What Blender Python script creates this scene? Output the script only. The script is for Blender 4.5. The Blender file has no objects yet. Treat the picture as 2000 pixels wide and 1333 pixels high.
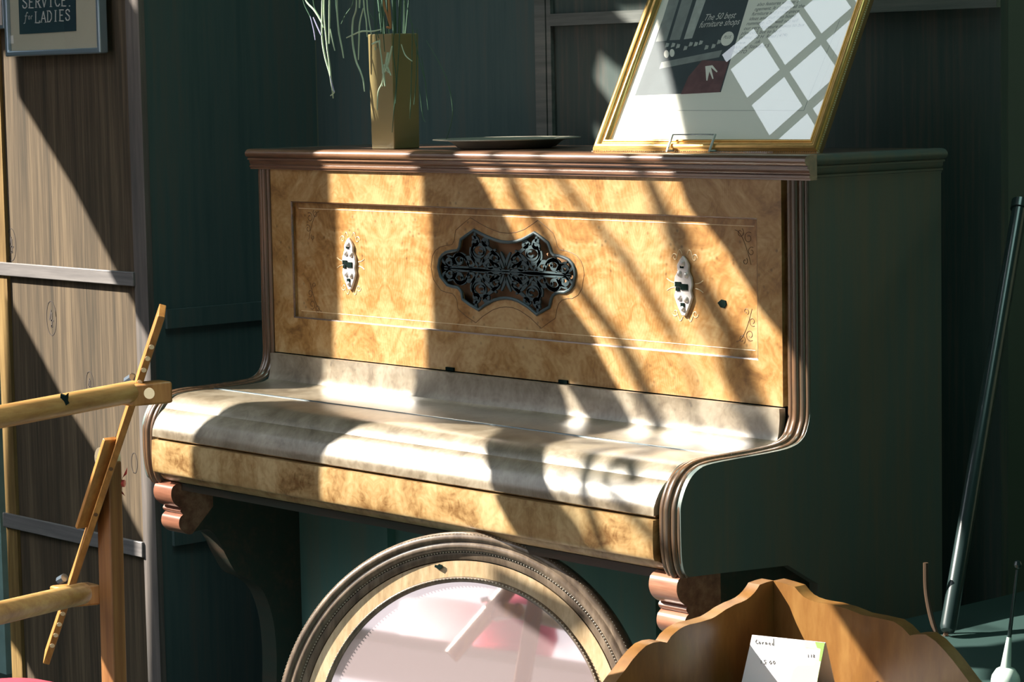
import bpy, bmesh, math, random
from mathutils import Vector, Matrix
from mathutils.geometry import tessellate_polygon
random.seed(4)
S = bpy.context.scene
C = S.collection
PI = math.pi

# ------------------------------------------------------------------ camera
FPX = 5045.465
CAM = Vector((4.1214, -3.0257, 1.4068))
YAW, PIT, ROL = 0.84565, -0.10044, -0.01946
_f = Vector((-math.sin(YAW)*math.cos(PIT), math.cos(YAW)*math.cos(PIT), math.sin(PIT)))
_r = _f.cross(Vector((0, 0, 1))).normalized()
_u = _r.cross(_f)
RV = _r*math.cos(ROL) + _u*math.sin(ROL)
UV_ = -_r*math.sin(ROL) + _u*math.cos(ROL)
cd = bpy.data.cameras.new('camera')
cd.sensor_width = 36.0
cd.lens = FPX/2000*36.0
cd.clip_start = 0.05
cd.clip_end = 200
cam = bpy.data.objects.new('camera', cd)
C.objects.link(cam)
cam.matrix_world = Matrix(((RV.x, UV_.x, -_f.x, CAM.x), (RV.y, UV_.y, -_f.y, CAM.y), (RV.z, UV_.z, -_f.z, CAM.z), (0, 0, 0, 1)))
cd.dof.use_dof = False
S.camera = cam

# ------------------------------------------------------------------ sky, sun, exposure
SX, SK = 1.116, 1.12            # sunlight travels along (SX, 1, -SK)
w = bpy.data.worlds.new('sky')
S.world = w
w.use_nodes = True
nt = w.node_tree
nt.nodes.clear()
tc = nt.nodes.new('ShaderNodeTexCoord')
sp = nt.nodes.new('ShaderNodeSeparateXYZ')
cr = nt.nodes.new('ShaderNodeValToRGB')
bg = nt.nodes.new('ShaderNodeBackground')
wo = nt.nodes.new('ShaderNodeOutputWorld')
nt.links.new(tc.outputs['Generated'], sp.inputs[0])
nt.links.new(sp.outputs['Z'], cr.inputs[0])
nt.links.new(cr.outputs[0], bg.inputs[0])
nt.links.new(bg.outputs[0], wo.inputs[0])
e = cr.color_ramp.elements
e[0].position = 0.0
e[0].color = (.035, .032, .031, 1)
e[1].position = 0.68
e[1].color = (.84, .92, 1, 1)
m_ = cr.color_ramp.elements.new(0.17)
m_.color = (.26, .23, .235, 1)
m_ = cr.color_ramp.elements.new(0.30)
m_.color = (.12, .12, .125, 1)
m_ = cr.color_ramp.elements.new(0.50)
m_.color = (.40, .43, .46, 1)
bg.inputs[1].default_value = 4.7

ld = bpy.data.lights.new('teal_fill', 'AREA')      # greenish fill lamp added under the ceiling to lift the dark parts
ld.shape = 'RECTANGLE'; ld.size = 2.4; ld.size_y = 1.0; ld.energy = 46; ld.color = (.62, 1.0, .92)
lo = bpy.data.objects.new('teal_fill', ld); C.objects.link(lo); lo.location = (2.3, -.75, 5.92)

sd = bpy.data.lights.new('sun', 'SUN')
sd.energy = 17.0
sd.angle = math.radians(0.34)
sd.color = (1.0, 0.94, 0.83)
sun = bpy.data.objects.new('sun', sd)
C.objects.link(sun)
sun.rotation_euler = Vector((-SX, -1, SK)).to_track_quat('Z', 'Y').to_euler()
sun.location = (-3, -3, 4)
S.view_settings.view_transform = 'Standard'
S.view_settings.look = 'None'
S.view_settings.exposure = 0.0
S.view_settings.gamma = 1.0
S.view_settings.use_curve_mapping = False

# ------------------------------------------------------------------ measuring helpers
def ray(x, y): return _norm(x, y)
def _norm(x, y): return _f + RV*((x-1000)/FPX) - UV_*((y-666.5)/FPX)
def onP(x, y, P0, n):
    d = ray(x, y); P0 = Vector(P0); n = Vector(n)
    return CAM + d*((P0-CAM).dot(n)/d.dot(n))
def onX(x, y, v): return onP(x, y, (v, 0, 0), (1, 0, 0))
def onY(x, y, v): return onP(x, y, (0, v, 0), (0, 1, 0))
def onZ(x, y, v): return onP(x, y, (0, 0, v), (0, 0, 1))
def uvof(P): return (P.x - SX*P.y, P.z + SK*P.y)

# ------------------------------------------------------------------ materials
MATS = {}
def newmat(name):
    m = bpy.data.materials.new(name); m.use_nodes = True
    MATS[name] = m
    return m, m.node_tree, m.node_tree.nodes['Principled BSDF']
def plain(name, col, rough=.5, metal=0., coat=0., spec=.5, noise=0., nscale=20., bump=0.):
    m, t, b = newmat(name)
    b.inputs['Base Color'].default_value = (*col, 1)
    b.inputs['Roughness'].default_value = rough
    b.inputs['Metallic'].default_value = metal
    b.inputs['Coat Weight'].default_value = coat
    b.inputs['Specular IOR Level'].default_value = spec
    if noise or bump:
        tcn = t.nodes.new('ShaderNodeTexCoord'); n = t.nodes.new('ShaderNodeTexNoise')
        n.inputs['Scale'].default_value = nscale; n.inputs['Detail'].default_value = 5
        t.links.new(tcn.outputs['Object'], n.inputs['Vector'])
        if noise:
            mx = t.nodes.new('ShaderNodeMix'); mx.data_type = 'RGBA'
            mx.inputs[6].default_value = (*[c*(1-noise) for c in col], 1)
            mx.inputs[7].default_value = (*[min(1, c*(1+noise)) for c in col], 1)
            t.links.new(n.outputs[0], mx.inputs[0]); t.links.new(mx.outputs[2], b.inputs['Base Color'])
        if bump:
            bp = t.nodes.new('ShaderNodeBump'); bp.inputs['Strength'].default_value = bump; bp.inputs['Distance'].default_value = .002
            t.links.new(n.outputs[0], bp.inputs['Height']); t.links.new(bp.outputs[0], b.inputs['Normal'])
    return m
def ramp(t, stops):
    r = t.nodes.new('ShaderNodeValToRGB'); el = r.color_ramp.elements
    el[0].position, el[0].color = stops[0][0], (*stops[0][1], 1)
    el[1].position, el[1].color = stops[-1][0], (*stops[-1][1], 1)
    for p, c in stops[1:-1]:
        q = el.new(p); q.color = (*c, 1)
    return r
def grain(name, dark, mid, light, axis='Z', scale=9., stretch=14., rough=.45, coat=0., spec=.5, ring=0., bump=.15, crough=.2):
    """straight grained wood: noise stretched along one axis"""
    m, t, b = newmat(name)
    tcn = t.nodes.new('ShaderNodeTexCoord'); mp = t.nodes.new('ShaderNodeMapping')
    sc = {'X': (scale/stretch, scale, scale), 'Y': (scale, scale/stretch, scale), 'Z': (scale, scale, scale/stretch)}[axis]
    mp.inputs['Scale'].default_value = sc
    n1 = t.nodes.new('ShaderNodeTexNoise'); n1.inputs['Scale'].default_value = 4; n1.inputs['Detail'].default_value = 6; n1.inputs['Roughness'].default_value = .65
    n2 = t.nodes.new('ShaderNodeTexNoise'); n2.inputs['Scale'].default_value = .6; n2.inputs['Detail'].default_value = 2
    n2.inputs['Distortion'].default_value = 1.0
    ad = t.nodes.new('ShaderNodeMath'); ad.operation = 'MULTIPLY_ADD'; ad.inputs[1].default_value = .6
    t.links.new(tcn.outputs['Object'], mp.inputs[0]); t.links.new(mp.outputs[0], n1.inputs['Vector']); t.links.new(mp.outputs[0], n2.inputs['Vector'])
    t.links.new(n1.outputs[0], ad.inputs[0])
    ml = t.nodes.new('ShaderNodeMath'); ml.operation = 'MULTIPLY'; ml.inputs[1].default_value = .4
    t.links.new(n2.outputs[0], ml.inputs[0]); t.links.new(ml.outputs[0], ad.inputs[2])
    r = ramp(t, [(.36, dark), (.5, mid), (.64, light)])
    t.links.new(ad.outputs[0], r.inputs[0]); t.links.new(r.outputs[0], b.inputs['Base Color'])
    b.inputs['Roughness'].default_value = rough; b.inputs['Coat Weight'].default_value = coat; b.inputs['Coat Roughness'].default_value = crough
    b.inputs['Specular IOR Level'].default_value = spec
    if bump:
        bp = t.nodes.new('ShaderNodeBump'); bp.inputs['Strength'].default_value = bump; bp.inputs['Distance'].default_value = .001
        t.links.new(n1.outputs[0], bp.inputs['Height']); t.links.new(bp.outputs[0], b.inputs['Normal'])
    return m
def burl(name, dark, mid, light, match=.34, off=0., scale=7., rough=.38, coat=.6, crough=.28, flame=.5, spec=.5, figz=1.0):
    """book-matched burr walnut: mirrored about vertical seams, swirling figure, small eyes"""
    m, t, b = newmat(name)
    L = t.links
    def N(k, **kw):
        n = t.nodes.new(k)
        for a, v in kw.items(): setattr(n, a, v)
        return n
    tcn = N('ShaderNodeTexCoord'); s = N('ShaderNodeSeparateXYZ'); L.new(tcn.outputs['Object'], s.inputs[0])
    o = N('ShaderNodeMath', operation='ADD'); o.inputs[1].default_value = 20*match + off; L.new(s.outputs[0], o.inputs[0])
    pp = N('ShaderNodeMath', operation='PINGPONG'); pp.inputs[1].default_value = match; L.new(o.outputs[0], pp.inputs[0])
    cb = N('ShaderNodeCombineXYZ'); L.new(pp.outputs[0], cb.inputs[0]); L.new(s.outputs[1], cb.inputs[1]); L.new(s.outputs[2], cb.inputs[2])
    n0 = N('ShaderNodeTexNoise'); n0.inputs['Scale'].default_value = scale*.55; n0.inputs['Detail'].default_value = 3; L.new(cb.outputs[0], n0.inputs['Vector'])
    # flame arches: bands of z + k*x^2 warped by noise
    x2 = N('ShaderNodeMath', operation='MULTIPLY'); L.new(pp.outputs[0], x2.inputs[0]); L.new(pp.outputs[0], x2.inputs[1])
    a1 = N('ShaderNodeMath', operation='MULTIPLY_ADD'); a1.inputs[1].default_value = 6.0; L.new(x2.outputs[0], a1.inputs[0]); L.new(s.outputs[2], a1.inputs[2])
    a2 = N('ShaderNodeMath', operation='MULTIPLY_ADD'); a2.inputs[1].default_value = .55; L.new(n0.outputs[0], a2.inputs[0]); L.new(a1.outputs[0], a2.inputs[2])
    a3 = N('ShaderNodeMath', operation='MULTIPLY'); a3.inputs[1].default_value = 260.0*figz; L.new(a2.outputs[0], a3.inputs[0])
    sn = N('ShaderNodeMath', operation='SINE'); L.new(a3.outputs[0], sn.inputs[0])
    # large tone clouds
    n1 = N('ShaderNodeTexNoise'); n1.inputs['Scale'].default_value = scale; n1.inputs['Detail'].default_value = 7; n1.inputs['Roughness'].default_value = .62; n1.inputs['Distortion'].default_value = 1.7
    L.new(cb.outputs[0], n1.inputs['Vector'])
    n3 = N('ShaderNodeTexNoise'); n3.inputs['Scale'].default_value = scale*5; n3.inputs['Detail'].default_value = 6; n3.inputs['Distortion'].default_value = 2.5
    L.new(cb.outputs[0], n3.inputs['Vector'])
    m1 = N('ShaderNodeMath', operation='MULTIPLY_ADD'); m1.inputs[1].default_value = .022*flame; L.new(sn.outputs[0], m1.inputs[0]); L.new(n1.outputs[0], m1.inputs[2])
    m2 = N('ShaderNodeMath', operation='MULTIPLY_ADD'); m2.inputs[1].default_value = .35; L.new(n3.outputs[0], m2.inputs[0]); L.new(m1.outputs[0], m2.inputs[2])
    r = ramp(t, [(.46, dark), (.62, mid), (.82, light)])
    L.new(m2.outputs[0], r.inputs[0])
    v = N('ShaderNodeTexVoronoi'); v.inputs['Scale'].default_value = 55; L.new(cb.outputs[0], v.inputs['Vector'])
    vr = N('ShaderNodeMapRange'); vr.inputs[1].default_value = .06; vr.inputs[2].default_value = .22; vr.inputs[3].default_value = .55; vr.inputs[4].default_value = 1.0
    L.new(v.outputs['Distance'], vr.inputs[0])
    n4 = N('ShaderNodeTexNoise'); n4.inputs['Scale'].default_value = 5; L.new(cb.outputs[0], n4.inputs['Vector'])
    gt = N('ShaderNodeMapRange'); gt.inputs[1].default_value = .5; gt.inputs[2].default_value = .62; L.new(n4.outputs[0], gt.inputs[0])
    eye = N('ShaderNodeMix', data_type='FLOAT'); eye.inputs[2].default_value = 1.0
    L.new(gt.outputs[0], eye.inputs[0]); L.new(vr.outputs[0], eye.inputs[3])
    mx = N('ShaderNodeMix', data_type='RGBA', blend_type='MULTIPLY'); mx.inputs[0].default_value = 1.0
    L.new(r.outputs[0], mx.inputs[6]); L.new(eye.outputs[0], mx.inputs[7])
    L.new(mx.outputs[2], b.inputs['Base Color'])
    b.inputs['Roughness'].default_value = rough; b.inputs['Coat Weight'].default_value = coat; b.inputs['Coat Roughness'].default_value = crough
    b.inputs['Specular IOR Level'].default_value = spec
    bp = N('ShaderNodeBump'); bp.inputs['Strength'].default_value = .12; bp.inputs['Distance'].default_value = .0015
    L.new(n3.outputs[0], bp.inputs['Height']); L.new(bp.outputs[0], b.inputs['Normal'])
    return m

M_burl = burl('burr_walnut', (.19, .085, .024), (.36, .185, .055), (.52, .335, .15), match=.68, off=0.0, flame=1.0, coat=.35)
M_burlp = burl('burr_walnut_panel', (.21, .092, .024), (.38, .19, .056), (.54, .355, .165), match=.34, off=.0, flame=.9, scale=6, coat=.3)
M_lid = burl('faded_walnut', (.10, .07, .038), (.20, .155, .10), (.32, .265, .19), match=.68, flame=.5, rough=.40, coat=1.0, crough=.30, spec=1.0)
M_slip = burl('walnut_slip', (.15, .07, .02), (.34, .21, .085), (.50, .36, .18), match=.4, flame=.3, rough=.36, coat=.4)
M_mould = grain('dark_moulding', (.07, .036, .022), (.15, .068, .036), (.26, .13, .065), axis='X', rough=.25, coat=1.0, scale=20, crough=.34, spec=1.0)
M_mouldz = grain('side_moulding', (.06, .045, .03), (.11, .065, .038), (.20, .10, .05), axis='Z', rough=.25, coat=1.0, scale=20)
M_side = grain('dark_walnut_side', (.085, .125, .125), (.105, .13, .118), (.155, .135, .105), axis='Z', rough=.5, coat=.1, scale=8)  # teal put into the walnut colour to lift its shaded tone
M_low = grain('dark_lower_wood', (.09, .20, .19), (.11, .22, .20), (.15, .21, .18), axis='Z', rough=.5, scale=8)  # teal in the colour raises the dark below the key bed
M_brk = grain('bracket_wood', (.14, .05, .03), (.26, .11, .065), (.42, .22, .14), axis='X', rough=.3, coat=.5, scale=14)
M_brkd = grain('shaded_bracket_wood', (.022, .035, .026), (.035, .036, .026), (.07, .045, .03), axis='X', rough=.45, coat=.2, scale=14)  # bracket wood darkened, shade put into the colour
M_iron = plain('dark_pierced_metal', (.055, .085, .095), .45, 0, noise=.2)
M_silver = plain('silvered_plate', (.72, .67, .65), .38, .35, noise=.06)
M_black = plain('black_recess', (.006, .014, .012), .9, spec=.05)
M_hinge = plain('steel_hinge', (.16, .20, .22), .3, .8)
M_inlay = plain('pale_inlay', (.80, .62, .38), .4)
M_inlayd = plain('dark_incised_line', (.12, .06, .025), .6)
M_cloth = plain('brown_fret_cloth', (.30, .16, .075), .8, noise=.3, nscale=60)
M_gold = plain('gold_leaf', (.72, .43, .14), .33, .65, noise=.25, nscale=60)
M_goldd = plain('dark_gold', (.16, .085, .03), .5, .3, noise=.3, nscale=50)
M_bead = plain('silver_bead', (.8, .75, .66), .35, .5)
M_paper = plain('cream_paper', (.93, .90, .82), .7)
M_mat2 = plain('cream_mount', (.56, .53, .40), .7, noise=.06)
M_print = plain('slate_print', (.055, .075, .085), .6, noise=.25, nscale=25)
M_ink = plain('grey_ink', (.20, .20, .20), .7)
M_white = plain('white_letters', (.82, .80, .76), .7)
M_navy = plain('navy_print', (.012, .045, .06), .6)
M_sil2 = plain('blue_silver_frame', (.42, .52, .62), .28, .7)
M_screen = grain('weathered_screen_board', (.050, .040, .028), (.092, .067, .043), (.155, .113, .070), axis='Z', scale=46, stretch=40, rough=.6, spec=.3)
M_trimg = grain('golden_edge_trim', (.12, .07, .025), (.21, .13, .045), (.32, .21, .08), axis='Z', scale=22, stretch=18, rough=.5)
M_rail = grain('silvered_rail', (.13, .12, .12), (.19, .175, .17), (.27, .25, .24), axis='X', scale=22, stretch=22, rough=.45)
M_trimr = grain('grey_edge_trim', (.08, .075, .07), (.135, .115, .105), (.20, .17, .15), axis='Z', scale=22, stretch=22, rough=.55)
M_screend = grain('dark_screen_board', (.05, .078, .075), (.068, .09, .083), (.13, .11, .095), axis='Z', scale=20, stretch=22, rough=.6, spec=.3)  # colour greened to lift the black of the shaded back leaf
M_scrd2 = grain('return_screen_board', (.065, .11, .11), (.085, .13, .128), (.11, .13, .12), axis='Z', scale=14, stretch=20, rough=.65, spec=.2)  # bluish colour lifts the shade on the return and back leaves
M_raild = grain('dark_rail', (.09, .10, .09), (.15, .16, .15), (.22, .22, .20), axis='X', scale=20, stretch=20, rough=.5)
M_wall = plain('dark_teal_paint', (.09, .20, .17), .85, spec=.1)
M_olive = plain('olive_paint', (.17, .19, .13), .85, spec=.1)
M_floor = plain('dark_floor', (.03, .05, .04), .7, noise=.2)
M_front = plain('painted_front', (.03, .055, .045), .85)
M_pine = grain('honey_beech', (.28, .115, .028), (.40, .18, .045), (.52, .27, .075), axis='Z', scale=24, stretch=14, rough=.4, coat=.15)
M_post = grain('pine_post', (.16, .06, .02), (.23, .095, .03), (.31, .14, .045), axis='Z', scale=40, stretch=40, rough=.45)
M_dowel = grain('dowel_wood', (.32, .15, .045), (.46, .25, .08), (.58, .36, .13), axis='Y', scale=20, stretch=14, rough=.4, coat=.15)
M_peg = plain('pale_peg', (.85, .68, .42), .5)
M_red = plain('red_plastic', (.60, .07, .06), .4)
M_redc = plain('crimson_cloth', (.45, .035, .065), .85, noise=.2, nscale=80)
M_bolt = plain('steel_bolt', (.20, .25, .30), .3, .8)
M_vase = plain('olive_glazed', (.30, .235, .10), .35, coat=.3, noise=.12, nscale=8)
M_leaf = plain('sunlit_grass', (.50, .64, .44), .5, noise=.3, nscale=30)  # lighter copy for the sunlit blades, light put into the colour
M_leafd = plain('shaded_grass', (.05, .12, .07), .6)  # darker copy for the shaded blades, shade put into the colour
M_tip = plain('lilac_tip', (.42, .40, .62), .5)
M_stem = plain('dry_stem', (.45, .22, .08), .7)
M_plate = plain('pewter', (.55, .52, .42), .35, .4)
M_what = grain('golden_satinwood', (.13, .055, .014), (.20, .09, .022), (.27, .14, .04), axis='Z', scale=7, stretch=4, rough=.38, coat=.3)
M_card = plain('white_card', (.86, .84, .88), .7)
M_green = plain('lime_card_print', (.25, .62, .10), .7)
M_lime = plain('pale_lime_print', (.62, .80, .42), .7)
M_pole = plain('black_lacquer', (.02, .035, .035), .28, 0, coat=.4)
M_stand = plain('pale_green_enamel', (.62, .74, .68), .3, coat=.4)
M_chest = plain('black_painted_wood', (.014, .042, .038), .7)
M_turq = plain('pale_turquoise_paint', (.30, .48, .45), .6, noise=.3)
M_ring = grain('walnut_ring', (.09, .065, .05), (.17, .125, .09), (.29, .22, .16), axis='Z', scale=16, stretch=5, rough=.26, coat=.8)
M_ringp = grain('pale_veneer_ring', (.42, .28, .15), (.56, .40, .23), (.70, .53, .33), axis='Z', scale=30, stretch=6, rough=.34, coat=.5)
M_silb = plain('tarnished_bead', (.52, .48, .42), .35, .5)

def mirror_mat():
    m, t, b = newmat('dusty_mirror')
    b.inputs['Base Color'].default_value = (.92, .90, .90, 1); b.inputs['Metallic'].default_value = 1; b.inputs['Roughness'].default_value = .035
    d = t.nodes.new('ShaderNodeBsdfDiffuse'); d.inputs[0].default_value = (.86, .68, .70, 1)
    mx = t.nodes.new('ShaderNodeMixShader'); mx.inputs[0].default_value = .26
    o = t.nodes['Material Output']
    t.links.new(b.outputs[0], mx.inputs[1]); t.links.new(d.outputs[0], mx.inputs[2]); t.links.new(mx.outputs[0], o.inputs[0])
    return m
M_mirror = mirror_mat()
def glass_mat(name='window_glass', boost=2.1):
    m = bpy.data.materials.new(name); m.use_nodes = True; t = m.node_tree; t.nodes.clear()
    o = t.nodes.new('ShaderNodeOutputMaterial'); tr = t.nodes.new('ShaderNodeBsdfTransparent'); g = t.nodes.new('ShaderNodeBsdfGlossy')
    g.inputs['Roughness'].default_value = 0.0; g.inputs[0].default_value = (1, 1, 1, 1)
    ge = t.nodes.new('ShaderNodeNewGeometry'); dt = t.nodes.new('ShaderNodeVectorMath'); dt.operation = 'DOT_PRODUCT'
    t.links.new(ge.outputs['Incoming'], dt.inputs[0]); t.links.new(ge.outputs['Normal'], dt.inputs[1])
    ab = t.nodes.new('ShaderNodeMath'); ab.operation = 'ABSOLUTE'; t.links.new(dt.outputs['Value'], ab.inputs[0])
    om = t.nodes.new('ShaderNodeMath'); om.operation = 'SUBTRACT'; om.inputs[0].default_value = 1; om.use_clamp = True; t.links.new(ab.outputs[0], om.inputs[1])
    pw5 = t.nodes.new('ShaderNodeMath'); pw5.operation = 'POWER'; pw5.inputs[1].default_value = 5; t.links.new(om.outputs[0], pw5.inputs[0])
    fr = t.nodes.new('ShaderNodeMath'); fr.operation = 'MULTIPLY_ADD'; fr.inputs[1].default_value = .957; fr.inputs[2].default_value = .043; t.links.new(pw5.outputs[0], fr.inputs[0])
    ml = t.nodes.new('ShaderNodeMath'); ml.operation = 'MULTIPLY'; ml.inputs[1].default_value = boost; ml.use_clamp = True
    mx = t.nodes.new('ShaderNodeMixShader')
    t.links.new(fr.outputs[0], ml.inputs[0]); t.links.new(ml.outputs[0], mx.inputs[0]); t.links.new(tr.outputs[0], mx.inputs[1]); t.links.new(g.outputs[0], mx.inputs[2]); t.links.new(mx.outputs[0], o.inputs[0])
    return m
M_glass = glass_mat()
M_clear = glass_mat('clear_acrylic', 2.5)

# ------------------------------------------------------------------ mesh helpers (all coordinates are in the room)
class MB:
    def __init__(s): s.v = []; s.f = []
    def add(s, vs, fs):
        o = len(s.v); s.v += [Vector(v) for v in vs]; s.f += [tuple(i+o for i in f) for f in fs]; return s
    def box(s, a, b):
        (x0, y0, z0), (x1, y1, z1) = a, b
        return s.add([(x0,y0,z0),(x1,y0,z0),(x1,y1,z0),(x0,y1,z0),(x0,y0,z1),(x1,y0,z1),(x1,y1,z1),(x0,y1,z1)],
                     [(0,3,2,1),(4,5,6,7),(0,1,5,4),(1,2,6,5),(2,3,7,6),(3,0,4,7)])
    def hexa(s, b, t):      # bottom 4, top 4 corners
        return s.add(list(b)+list(t), [(0,3,2,1),(4,5,6,7),(0,1,5,4),(1,2,6,5),(2,3,7,6),(3,0,4,7)])
    def bar(s, a, b, wv, hv, ww, hh):   # rectangular bar from a to b with given side directions
        a, b, wv, hv = Vector(a), Vector(b), Vector(wv).normalized()*ww/2, Vector(hv).normalized()*hh/2
        return s.hexa([a-wv-hv, a+wv-hv, a+wv+hv, a-wv+hv], [b-wv-hv, b+wv-hv, b+wv+hv, b-wv+hv])
    def tube(s, pts, r, n=8, cap=True, closed=False):
        pts = [Vector(p) for p in pts]; m = len(pts)
        rs = r if isinstance(r, (list, tuple)) else [r]*m
        up = None; rings = []
        for i, p in enumerate(pts):
            if closed: t = pts[(i+1) % m]-pts[i-1]
            else: t = pts[min(i+1, m-1)]-pts[max(i-1, 0)]
            if t.length < 1e-9: t = Vector((0, 0, 1))
            t.normalize()
            if up is None: up = t.orthogonal().normalized()
            up = (up - t*up.dot(t)); up = up.normalized() if up.length > 1e-6 else t.orthogonal().normalized()
            bn = t.cross(up)
            rings.append([p + (up*math.cos(2*PI*k/n)+bn*math.sin(2*PI*k/n))*rs[i] for k in range(n)])
        vs = [q for r_ in rings for q in r_]; fs = []
        for i in range(m if closed else m-1):
            for k in range(n):
                j = (i+1) % m
                fs.append((i*n+k, i*n+(k+1) % n, j*n+(k+1) % n, j*n+k))
        if cap and not closed: fs += [tuple(range(n-1, -1, -1)), tuple((m-1)*n+k for k in range(n))]
        return s.add(vs, fs)
    def prism(s, loops, frame, d0, d1):
        """loops: outer + holes of (a,b); frame(a,b,d) -> point"""
        tri = tessellate_polygon([[Vector((a, b, 0)) for a, b in lp] for lp in loops])
        flat = [p for lp in loops for p in lp]; n = len(flat)
        vs = [frame(a, b, d0) for a, b in flat]+[frame(a, b, d1) for a, b in flat]
        fs = [tuple(t) for t in tri]+[tuple(n+i for i in reversed(t)) for t in tri]
        o = 0
        for lp in loops:
            k = len(lp)
            fs += [(o+i, o+(i+1) % k, n+o+(i+1) % k, n+o+i) for i in range(k)]
            o += k
        return s.add(vs, fs)
    def lathe(s, prof, c, n=32, ax=None):
        ax = Vector(ax or (0, 0, 1)).normalized(); e1 = ax.orthogonal().normalized(); e2 = ax.cross(e1); c = Vector(c)
        vs = []; m = len(prof)
        for r, z in prof:
            for k in range(n):
                a = 2*PI*k/n; vs.append(c + ax*z + (e1*math.cos(a)+e2*math.sin(a))*max(r, 1e-5))
        fs = [(i*n+k, i*n+(k+1) % n, (i+1)*n+(k+1) % n, (i+1)*n+k) for i in range(m-1) for k in range(n)]
        fs += [tuple(range(n-1, -1, -1)), tuple((m-1)*n+k for k in range(n))]
        return s.add(vs, fs)
    def sheet(s, n): s.v = s.v[:n]; s.f = [tuple(range(n))]; return s
    def build(s, name, mat, parent=None, bevel=0., smooth=40):
        me = bpy.data.meshes.new(name)
        o = bpy.data.objects.new(name, me); C.objects.link(o)
        base = Vector((0, 0, 0))
        if parent is not None:
            o.parent = parent; base = parent.get('_b'); base = Vector(base) if base is not None else Vector((0, 0, 0))
        o['_b'] = tuple(base)
        me.from_pydata([v-base for v in s.v], [], s.f)
        bm = bmesh.new(); bm.from_mesh(me); bmesh.ops.remove_doubles(bm, verts=bm.verts, dist=1e-6); bmesh.ops.recalc_face_normals(bm, faces=bm.faces); bm.to_mesh(me); bm.free()
        me.materials.append(mat)
        if smooth:
            for p in me.polygons: p.use_smooth = True
            me.set_sharp_from_angle(angle=math.radians(smooth))
        if bevel:
            b = o.modifiers.new('bevel', 'BEVEL'); b.width = bevel; b.segments = 2; b.limit_method = 'ANGLE'; b.angle_limit = math.radians(40)
        return o
XZ = lambda a, b, d: Vector((a, d, b))
YZ = lambda a, b, d: Vector((d, a, b))
XY = lambda a, b, d: Vector((a, b, d))
def thing(name, label, cat, base, group=None):
    o = bpy.data.objects.new(name, None); C.objects.link(o); o.location = base; o['_b'] = tuple(base)
    o.empty_display_size = .05
    o['label'] = label; o['category'] = cat
    if group: o['group'] = group
    return o
def struct(name, mb, mat, **k):
    o = mb.build(name, mat, None, **k); o['kind'] = 'structure'; return o
def lab(o, text): o['label'] = text; return o
def arc(cx, cy, r, a0, a1, n=8, ry=None):
    ry = ry or r
    return [(cx+r*math.cos(math.radians(a0+(a1-a0)*i/n)), cy+ry*math.sin(math.radians(a0+(a1-a0)*i/n))) for i in range(n+1)]
def smooth_path(pts, sub=6, closed=False):
    P = [Vector(p) for p in pts]; n = len(P); out = []
    for i in range(n if closed else n-1):
        g = (lambda k: P[k % n]) if closed else (lambda k: P[max(0, min(n-1, k))])
        p0, p1, p2, p3 = g(i-1), g(i), g(i+1), g(i+2)
        for j in range(sub):
            t = j/sub
            out.append(.5*((2*p1)+(-p0+p2)*t+(2*p0-5*p1+4*p2-p3)*t*t+(-p0+3*p1-3*p2+p3)*t**3))
    if not closed: out.append(P[-1])
    return out
def spiral(cx, cz, r0, r1, a0, turns, n=18, flip=1):
    return [(cx+flip*(r0+(r1-r0)*i/n)*math.cos(a0+turns*2*PI*i/n), cz+(r0+(r1-r0)*i/n)*math.sin(a0+turns*2*PI*i/n)) for i in range(n+1)]
def ribbon(mb, pts, wds, frame, d0, d1):
    """flat strip of varying width following 2-D points, with thickness"""
    n = len(pts); L_, R_ = [], []
    for i, (a, b) in enumerate(pts):
        a0, b0 = pts[max(0, i-1)]; a1, b1 = pts[min(n-1, i+1)]
        dx, dy = a1-a0, b1-b0; l = math.hypot(dx, dy) or 1; wd = (wds[i] if isinstance(wds, list) else wds)/2
        L_.append((a-dy/l*wd, b+dx/l*wd)); R_.append((a+dy/l*wd, b-dx/l*wd))
    for i in range(n-1):
        q = [L_[i], R_[i], R_[i+1], L_[i+1]]
        mb.hexa([frame(*c, d0) for c in q], [frame(*c, d1) for c in q])
def text_mesh(body, size, shear=0., sx=1., bold=0.):
    cu = bpy.data.curves.new('t', 'FONT'); cu.body = body; cu.size = size; cu.shear = shear; cu.resolution_u = 3; cu.offset = bold
    cu.extrude = 0.0
    o = bpy.data.objects.new('t', cu); C.objects.link(o)
    dg = bpy.context.evaluated_depsgraph_get(); dg.update()
    me = bpy.data.meshes.new_from_object(o.evaluated_get(dg))
    vs = [(v.co.x*sx, v.co.y) for v in me.vertices]; fs = [tuple(p.vertices) for p in me.polygons]
    bpy.data.objects.remove(o); bpy.data.curves.remove(cu); bpy.data.meshes.remove(me)
    return vs, fs

# ================================================================== THE ROOM
YF = -1.6
struct('floor', MB().box((-3.2, YF, -.06), (3.6, 1.3, 0)), M_floor)
struct('wall_back', MB().box((-3.2, 1.2, 0), (3.6, 1.3, 6.0)), M_olive)
struct('wall_left', MB().box((-3.3, YF, 0), (-3.2, 1.3, 6.0)), M_wall)
struct('wall_right', MB().box((3.6, YF, 0), (3.7, 1.3, 6.0)), M_wall)
struct('ceiling', MB().box((-3.3, YF-.1, 6.0), (3.7, 1.3, 6.1)), M_wall)

cl_ = MB().box((1.05, -1.3, 5.93), (3.55, -.2, 5.995)).build('fill_panel', plain('fill_panel_grey', (.5, .5, .48), .6)); cl_['label'] = 'flat unseen panel added on the ceiling above the greenish fill lamp'; cl_['category'] = 'fill light'  # panel added to go with the fill lamp, out of view
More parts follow.
